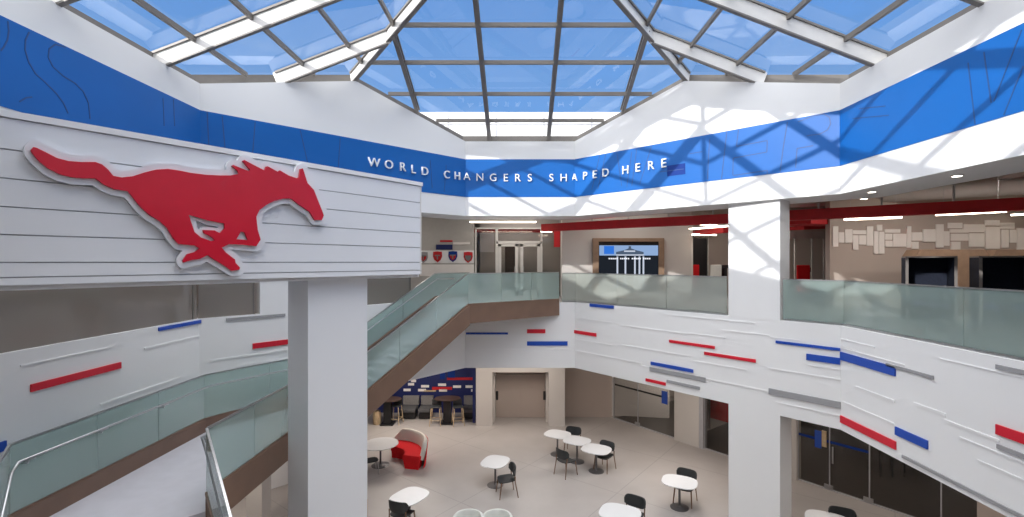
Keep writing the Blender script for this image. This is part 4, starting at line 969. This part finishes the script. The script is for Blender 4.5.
# ------------------------------------------------------------------ furniture
def cafe_table(name,loc,rx,ry,rz,label,H=.81,sq=3.0,mat='top',group='white cafe tables on the ground floor',base=.28):
    e=empty(name,loc,rz); tag(e,label,'table',group)
    mb=MB(); mb.lathe([(.94,-.034),(.99,-.028),(1,-.012),(.99,0)],(0,0,H),48,rx,ry,sq); mb.build('tabletop',M[mat],e,True)
    mb=MB(); mb.lathe([(base,0),(base,.012),(base*.9,.025),(.06,.04),(.04,.07)],(0,0,0),32); mb.build('base',M['base'],e,True)
    mb=MB(); mb.lathe([(.035,.05),(.035,H-.05),(.16,H-.045),(.16,H-.034)],(0,0,0),20); mb.build('pedestal',M['base'],e,True)
    return e
def chair(loc,rz,label,s=1.15):
    """front faces local -y ... backrest at +y"""
    e=empty('dining_chair',loc,rz); tag(e,label,'chair','charcoal chairs with wooden legs at the cafe tables')
    mb=MB(); bm=mb.bm
    # dished seat
    nx,ny=8,8; g_=[[None]*(ny+1) for _ in range(nx+1)]
    for lay,dz in((0,0),(1,-.025)):
        for i in range(nx+1):
            for j in range(ny+1):
                u_=i/nx*2-1;v_=j/ny*2-1
                k=1-.10*(abs(u_)**4*abs(v_)**4)-.06*max(0,v_)*abs(u_)
                x=u_*.245*k;y=v_*.235*k; z=.455+.022*(u_*u_)+.012*v_-.012*max(0,-v_-.6)*2+dz
                g_[i][j]=(g_[i][j] or [])+[bm.verts.new((x*s,y*s,z*s))]
    for i in range(nx):
        for j in range(ny):
            bm.faces.new([g_[i][j][0],g_[i+1][j][0],g_[i+1][j+1][0],g_[i][j+1][0]])
            bm.faces.new([g_[i][j][1],g_[i][j+1][1],g_[i+1][j+1][1],g_[i+1][j][1]])
    for i in range(nx):
        bm.faces.new([g_[i][0][0],g_[i][0][1],g_[i+1][0][1],g_[i+1][0][0]]); bm.faces.new([g_[i][ny][0],g_[i+1][ny][0],g_[i+1][ny][1],g_[i][ny][1]])
    for j in range(ny):
        bm.faces.new([g_[0][j][0],g_[0][j+1][0],g_[0][j+1][1],g_[0][j][1]]); bm.faces.new([g_[nx][j][0],g_[nx][j][1],g_[nx][j+1][1],g_[nx][j+1][0]])
    mb.build('seat',M['char'],e,True)
    # wrap-around backrest
    mb=MB(); bm=mb.bm; rows=[]
    n=14
    for r_,(z0,off) in enumerate(((.55,0),(.64,.012),(.80,.022),(.84,.024))):
        inn_,out_=[],[]
        for i in range(n+1):
            a_=-66+132*i/n; ar=math.radians(a_); w__=.265+off; dpt=.235+off
            drop=0 if r_<2 else -.05*(r_-1)*abs(a_/66)**6
            low=0 if r_>0 else .10*abs(a_/66)**2.5
            sg=math.copysign(abs(math.sin(ar))**.72,ar); x=sg*w__*.98; y=abs(math.cos(ar))**.62*dpt-.02
            inn_.append(bm.verts.new((x*s,y*s,(z0+drop+low)*s))); out_.append(bm.verts.new((x*1.07*s,(y+.022)*s,(z0+drop+low)*s)))
        rows.append((inn_,out_))
    for r_ in range(3):
        for i in range(n):
            a0,b0=rows[r_];a1,b1=rows[r_+1]
            bm.faces.new((a0[i],a0[i+1],a1[i+1],a1[i])); bm.faces.new((b0[i],b1[i],b1[i+1],b0[i+1]))
    for i in range(n):
        bm.faces.new((rows[0][0][i],rows[0][1][i],rows[0][1][i+1],rows[0][0][i+1])); bm.faces.new((rows[3][0][i],rows[3][0][i+1],rows[3][1][i+1],rows[3][1][i]))
    for r_ in range(3):
        for i in(0,n):
            bm.faces.new((rows[r_][0][i],rows[r_+1][0][i],rows[r_+1][1][i],rows[r_][1][i]))
    mb.build('backrest',M['char'],e,True)
    for sx in(-1,1):
        mb=MB(); mb.tube([(sx*.25*s,-.25*s,0),(sx*.215*s,-.19*s,.45*s)],.013*s,8,.020*s); mb.build('leg',M['chairleg'],e,True)
        mb=MB(); mb.tube([(sx*.25*s,.28*s,0),(sx*.225*s,.20*s,.44*s),(sx*.235*s,.19*s,.60*s)],.013*s,8,.018*s); mb.build('leg',M['chairleg'],e,True)
    return e
T={}
def tab(key,px,py,rx,ry,rz,label,**k):
    p=G(px,py,.81); p.z=0; T[key]=p; cafe_table('cafe_table',p,rx,ry,math.radians(rz),label,**k)
tab('A',380.5,443.5,.66,.66,0,'large round white table beside the red curved sofa',sq=2.,base=.33)
tab('B',409.5,495.8,.47,.55,-30,'white table low left with a chair at its near side, right of the square column')
tab('C',495.3,461.3,.45,.53,-20,'white table standing alone in the middle with one chair at its right')
tab('D',557.5,433.8,.45,.51,60,'farthest of three white tables pushed together in a row')
tab('E',577,440.3,.45,.51,60,'middle of three white tables pushed together in a row')
tab('F',596.3,448.8,.47,.53,60,'nearest of three white tables pushed together in a row')
tab('G',679.5,481.3,.46,.53,65,'white table left of the right pillar with one chair behind it')
tab('H',620,512.5,.48,.55,65,'white table at the bottom edge, centre right, partly cut off')
tab('I',829,520.5,.50,.55,60,'white table tip at the bottom edge right of the pillar')
def ch(px,py,rz,label,h=.5):
    p=G(px,py,h); p.z=0; chair(p,math.radians(rz),label)
# rz: direction of the backrest is +y rotated by rz
ch(506.5,479.5,-75,'charcoal chair at the right side of the lone middle table')
ch(402.0,513.5,160,'charcoal chair at the near side of the low left table')
ch(572.5,440.5,-20,'charcoal chair behind the far and middle joined tables')
ch(566.0,460.5,130,'charcoal chair at the near left side of the joined tables, back to the viewer')
ch(604.5,455.8,-42,'charcoal chair behind the nearest joined table')
ch(685.0,486.5,-35,'charcoal chair behind the table left of the right pillar')
ch(632.5,516.0,-35,'charcoal chair behind the cut-off table at the bottom edge')
ch(843.5,529.5,-25,'charcoal chair at the bottom edge right of the pillar')
# thin metal chair at the round table
p=G(371.5,461,.45); p.z=0; e=empty('metal_chair',p,math.radians(120)); tag(e,'dark slim metal chair left of the round table, half behind the column','chair')
mb=MB(); mb.lathe([(.22,0),(.235,.012),(.22,.03)],(0,0,.47),24,1,1,3); mb.build('seat',M['char'],e,True)
mb=MB(); mb.tube([(-.22,.2,.47),(-.24,.27,.8),(-.12,.32,.88),(.12,.32,.88),(.24,.27,.8),(.22,.2,.47)],.016); mb.build('backrest',M['char'],e,True)
for x,y in((-.18,-.18),(.18,-.18),(-.18,.18),(.18,.18)): mb=MB(); mb.tube([(x*1.2,y*1.2,0),(x,y,.47)],.012); mb.build('leg',M['steel'],e,True)
# curved sofa
sx0,sy0=-5.0,17.85
sofa=empty('curved_sofa',(sx0,sy0,0)); tag(sofa,'red curved sofa with cream back wrapped around the round table','sofa')
def arc_solid(prof,a0,a1,n=26,taper=None):
    mb=MB(); bm=mb.bm; rings=[]
    for i in range(n+1):
        f=i/n; a_=math.radians(a0+(a1-a0)*f); ring=[]
        for r_,z in prof:
            if taper: r_,z=taper(f,r_,z)
            ring.append(bm.verts.new((math.cos(a_)*r_,math.sin(a_)*r_,z)))
        rings.append(ring)
    m=len(prof)
    for i in range(n):
        for k in range(m): bm.faces.new((rings[i][k],rings[i][(k+1)%m],rings[i+1][(k+1)%m],rings[i+1][k]))
    bm.faces.new(rings[0]); bm.faces.new(rings[-1][::-1]); return mb
arc_solid([(.78,.0),(1.32,.0),(1.36,.30),(.72,.30)],-14,88).build('base',M['redfab'],sofa,True)
arc_solid([(.70,.30),(1.38,.30),(1.40,.46),(1.36,.50),(.74,.50),(.69,.46)],-15,89).build('seat',M['redfab'],sofa,True)
def tp(f,r_,z):
    k=min(1,min(f,1-f)/.16)
    return r_, .42+(z-.42)*(.25+.75*math.sin(k*PI/2)) if z>.42 else z
o=arc_solid([(1.30,.32),(1.46,.32),(1.54,.86),(1.50,.92),(1.42,.93),(1.36,.86)],-10,92,30,tp).build('backrest',M['cream'],sofa,True); o['label']='cream backrest'
o=arc_solid([(1.465,.02),(1.475,.02),(1.56,.86),(1.55,.86)],-9,91,30,tp).build('back_shell',M['redfab'],sofa,True)
# bar tables and stools
def bar_table(px,py,rx,ry,label):
    z=GZ(py,0); e=empty('bar_table',Vector((xat(px,z),z,0))); tag(e,label,'table','dark bar tables in front of the navy wall')
    mb=MB(); mb.lathe([(.97,0),(1,.015),(.99,.045)],(0,0,1.14),36,rx,ry,2.2); mb.build('tabletop',M['darkbrown'],e,True)
    mb=MB(); mb.box((0,0,.57),(.34,.34,1.14)); mb.box((0,0,.03),(.6,.6,.05)); mb.build('pedestal',M['black'],e)
bar_table(447.5,423,.62,.42,'dark oval bar table between two wooden stools')
bar_table(388,424,.62,.45,'dark bar table at the left, partly behind the stair side')
def stool(px,py,label,rz=0):
    z=GZ(py,0); e=empty('bar_stool',Vector((xat(px,z),z,0)),rz); tag(e,label,'stool','wooden framed bar stools in front of the navy wall')
    mb=MB(); mb.box((0,0,.86),(.46,.42,.06),0,.025); mb.build('seat',M['char'],e,True)
    mb=MB(); mb.box((0,.19,1.02),(.44,.05,.26),0,.02); mb.build('backrest',M['char'],e,True)
    for sx in(-1,1):
        for sy in(-1,1): mb=MB(); mb.tube([(sx*.26,sy*.24,0),(sx*.19,sy*.17,.84)],.017,8,.02); mb.build('leg',M['woodl'],e,True)
    mb=MB()
    for sy in(-1,1): mb.tube([(-.24,sy*.22,.27),(.24,sy*.22,.27)],.013)
    for sx in(-1,1): mb.tube([(sx*.24,-.22,.27),(sx*.24,.22,.27)],.013)
    mb.build('footrest',M['woodl'],e,True)
stool(436,425,'wooden bar stool directly left of the oval bar table')
stool(458,425,'wooden bar stool directly right of the oval bar table',.3)
stool(396,423.5,'wooden bar stool beside the left bar table by the stair',-.2)
mb=MB(); mb.lathe([(.16,0),(.19,.2),(.19,.5),(.15,.62)],G(377,424),20); tag(centre_origin(mb.build('waste_bin',M['woodl'],None,True)),'small tan bin at the foot of the stair side','bin')
# tub chairs at bottom edge
for px,lb in((468,'left'),(497,'right')):
    p=G(px,517,.72); p.z=0; e=empty('tub_chair',p,0); tag(e,'pale rounded tub chair, %s of the pair at the bottom edge'%lb,'armchair','pale tub chairs at the bottom edge')
    mb=MB(); mb.lathe([(.30,0),(.30,.04)],(0,0,0),24); mb.build('base',M['base'],e,True)
    mb=MB(); mb.lathe([(.32,.04),(.35,.2),(.35,.42),(.31,.46)],(0,0,0),28); mb.build('seat',M['pale'],e,True)
    mb=arc_solid([(.34,.08),(.42,.10),(.44,.70),(.40,.745),(.36,.74),(.33,.66)],-20,200,30,lambda f,r_,z:(r_,.40+(z-.40)*(.35+.65*math.sin(min(1,min(f,1-f)/.25)*PI/2)) if z>.4 else z)); mb.build('backrest',M['pale'],e,True)
# oak cabinet peeking right of the column
mb=MB(); z=12.6; hx=xat(364.5,z); mb.box((hx-.45,z+.14,.62),(.9,.28,1.24)); o=mb.build('oak_cabinet',M['wood']); tag(centre_origin(o),'oak cabinet end just showing right of the square column at the bottom','cabinet')
# cream ground wall at left under the landing
WG=Wall((xat(480,ZC),ZC+.5),(-13.2,11.0))
mb=MB(); WG.slab(mb,8.2,WG.L,-EYE,-3.9,0,-.25); struct(mb.build('wall_left_ground',M['white']))
mb=MB(); mb.prism([(xat(246,13.6),13.6),(xat(262,13.6),13.6),(xat(262,13.6),14.1),(xat(246,13.6),14.1)],0,EYE-4.08); struct(mb.build('wall_left_ground_pillar',M['warm']),'cream ground floor pillar under the landing left of the column','pillar')
# ------------------------------------------------------------------ lights
sun=bpy.data.lights.new('sun','SUN'); sun.energy=3.2; sun.angle=math.radians(.55); sun.color=(1,.97,.92)
so_=bpy.data.objects.new('sun',sun); C.objects.link(so_)
sdv=Vector((1,.95,-.385*math.sqrt(1+.95**2))).normalized(); so_.rotation_euler=sdv.to_track_quat('-Z','Y').to_euler()
def area(name,loc,sx,sy,e,col=(1,.93,.85),rz=0):
    l=bpy.data.lights.new(name,'AREA'); l.shape='RECTANGLE'; l.size=sx; l.size_y=sy; l.energy=e; l.color=col
    o=bpy.data.objects.new(name,l); C.objects.link(o); o.location=loc; o.rotation_euler=(0,0,rz); return o
for (x,z,sx,sy,e) in((0,20.6,3,.4,40),(4.5,18.6,2.5,.4,40),(12,13.2,3,.4,70),(15.5,11,2,.4,60),(9.5,19.5,1,.4,35),(-6,20,2,.3,30),(-9.6,10,.4,5,70),(-6,-2,2,2,70),(0,-3,2,2,50),(6,-2,2,2,50),(0,23.8,3,.3,25)):
    area('added_fill_lamp',V(x,z,2.55),sx,sy,e*1.3)  # unseen area lamps added on the upper level and behind the camera as fill
for (x,z,sx,sy,e) in((0,20.6,3,1.4,45),(-5,21.0,3,1.6,110),(5.5,17,1.2,1.2,60),(11,12.5,1.2,1.2,32),(-8,12.5,1.2,2,60),(11.5,17.5,2,2,40),(14.5,13,2,2,28),(8,22,2,1,60)):
    area('added_fill_lamp',V(x,z,-4.02),sx,sy,e*1.15,(1,.9,.8))  # unseen area lamps added below the balcony to brighten the ground floor
# ------------------------------------------------------------------ sky
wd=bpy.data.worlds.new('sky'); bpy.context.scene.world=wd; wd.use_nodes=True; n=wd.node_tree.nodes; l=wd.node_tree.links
bg=n['Background']; tc=n.new('ShaderNodeTexCoord')
sp=n.new('ShaderNodeSeparateXYZ'); l.new(tc.outputs['Generated'],sp.inputs[0])
r=n.new('ShaderNodeValToRGB'); r.color_ramp.elements[0].position=0.0; r.color_ramp.elements[0].color=(.42,.60,.88,1)
r.color_ramp.elements[1].position=.75; r.color_ramp.elements[1].color=(.085,.25,.66,1)
e_=r.color_ramp.elements.new(.28); e_.color=(.20,.42,.83,1)
l.new(sp.outputs['Z'],r.inputs['Fac'])
no=n.new('ShaderNodeTexNoise'); no.inputs['Scale'].default_value=2.2; no.inputs['Detail'].default_value=7; no.inputs['Distortion'].default_value=.6
mp=n.new('ShaderNodeMapping'); mp.inputs['Scale'].default_value=(1,1,3.2); l.new(tc.outputs['Generated'],mp.inputs[0]); l.new(mp.outputs[0],no.inputs['Vector'])
cr=n.new('ShaderNodeValToRGB'); cr.color_ramp.elements[0].position=.56; cr.color_ramp.elements[1].position=.85; cr.color_ramp.elements[1].color=(.45,.45,.45,1)
l.new(no.outputs['Fac'],cr.inputs['Fac'])
mx=n.new('ShaderNodeMixRGB'); mx.inputs['Color2'].default_value=(.75,.84,.95,1); l.new(cr.outputs[0],mx.inputs['Fac']); l.new(r.outputs[0],mx.inputs['Color1'])
# bright haze on the sun's side, added behind the view as fill light
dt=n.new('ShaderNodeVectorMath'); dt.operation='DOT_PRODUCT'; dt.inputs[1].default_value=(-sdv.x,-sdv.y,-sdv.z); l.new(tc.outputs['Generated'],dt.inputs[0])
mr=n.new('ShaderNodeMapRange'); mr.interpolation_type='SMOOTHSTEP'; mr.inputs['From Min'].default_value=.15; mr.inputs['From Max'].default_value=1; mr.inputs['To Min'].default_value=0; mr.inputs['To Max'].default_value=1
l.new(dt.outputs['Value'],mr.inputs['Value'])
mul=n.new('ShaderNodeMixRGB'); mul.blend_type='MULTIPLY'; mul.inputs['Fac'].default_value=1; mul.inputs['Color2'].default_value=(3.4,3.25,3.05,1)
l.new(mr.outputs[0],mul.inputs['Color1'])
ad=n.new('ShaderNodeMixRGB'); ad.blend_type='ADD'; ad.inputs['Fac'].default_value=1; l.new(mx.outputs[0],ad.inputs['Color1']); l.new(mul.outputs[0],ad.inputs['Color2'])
# bright white zenith added above the view to fill the atrium with light
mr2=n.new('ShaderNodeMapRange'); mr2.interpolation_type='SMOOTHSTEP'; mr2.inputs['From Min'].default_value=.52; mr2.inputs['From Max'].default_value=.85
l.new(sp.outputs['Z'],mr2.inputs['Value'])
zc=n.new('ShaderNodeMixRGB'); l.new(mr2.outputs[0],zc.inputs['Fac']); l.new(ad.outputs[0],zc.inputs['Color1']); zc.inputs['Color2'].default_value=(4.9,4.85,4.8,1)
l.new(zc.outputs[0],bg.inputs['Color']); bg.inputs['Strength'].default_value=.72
# ------------------------------------------------------------------ camera
cam=bpy.data.cameras.new('camera'); co=bpy.data.objects.new('camera',cam); C.objects.link(co)
co.location=(0,0,EYE); co.rotation_euler=(PI/2,0,0); cam.sensor_width=36; cam.lens=36*F/1024
cam.shift_x=-(VX-512)/1024; cam.shift_y=(VY-258.5)/1024; cam.clip_end=200; cam.clip_start=.05
sc=bpy.context.scene; sc.camera=co
sc.view_settings.view_transform='Standard'; sc.view_settings.look='None'; sc.view_settings.exposure=.5; sc.view_settings.gamma=1
sc.view_settings.use_curve_mapping=False
sc.cycles.max_bounces=10; sc.cycles.diffuse_bounces=6; sc.cycles.transparent_max_bounces=24; sc.cycles.caustics_reflective=False
sc.cycles.sample_clamp_indirect=6
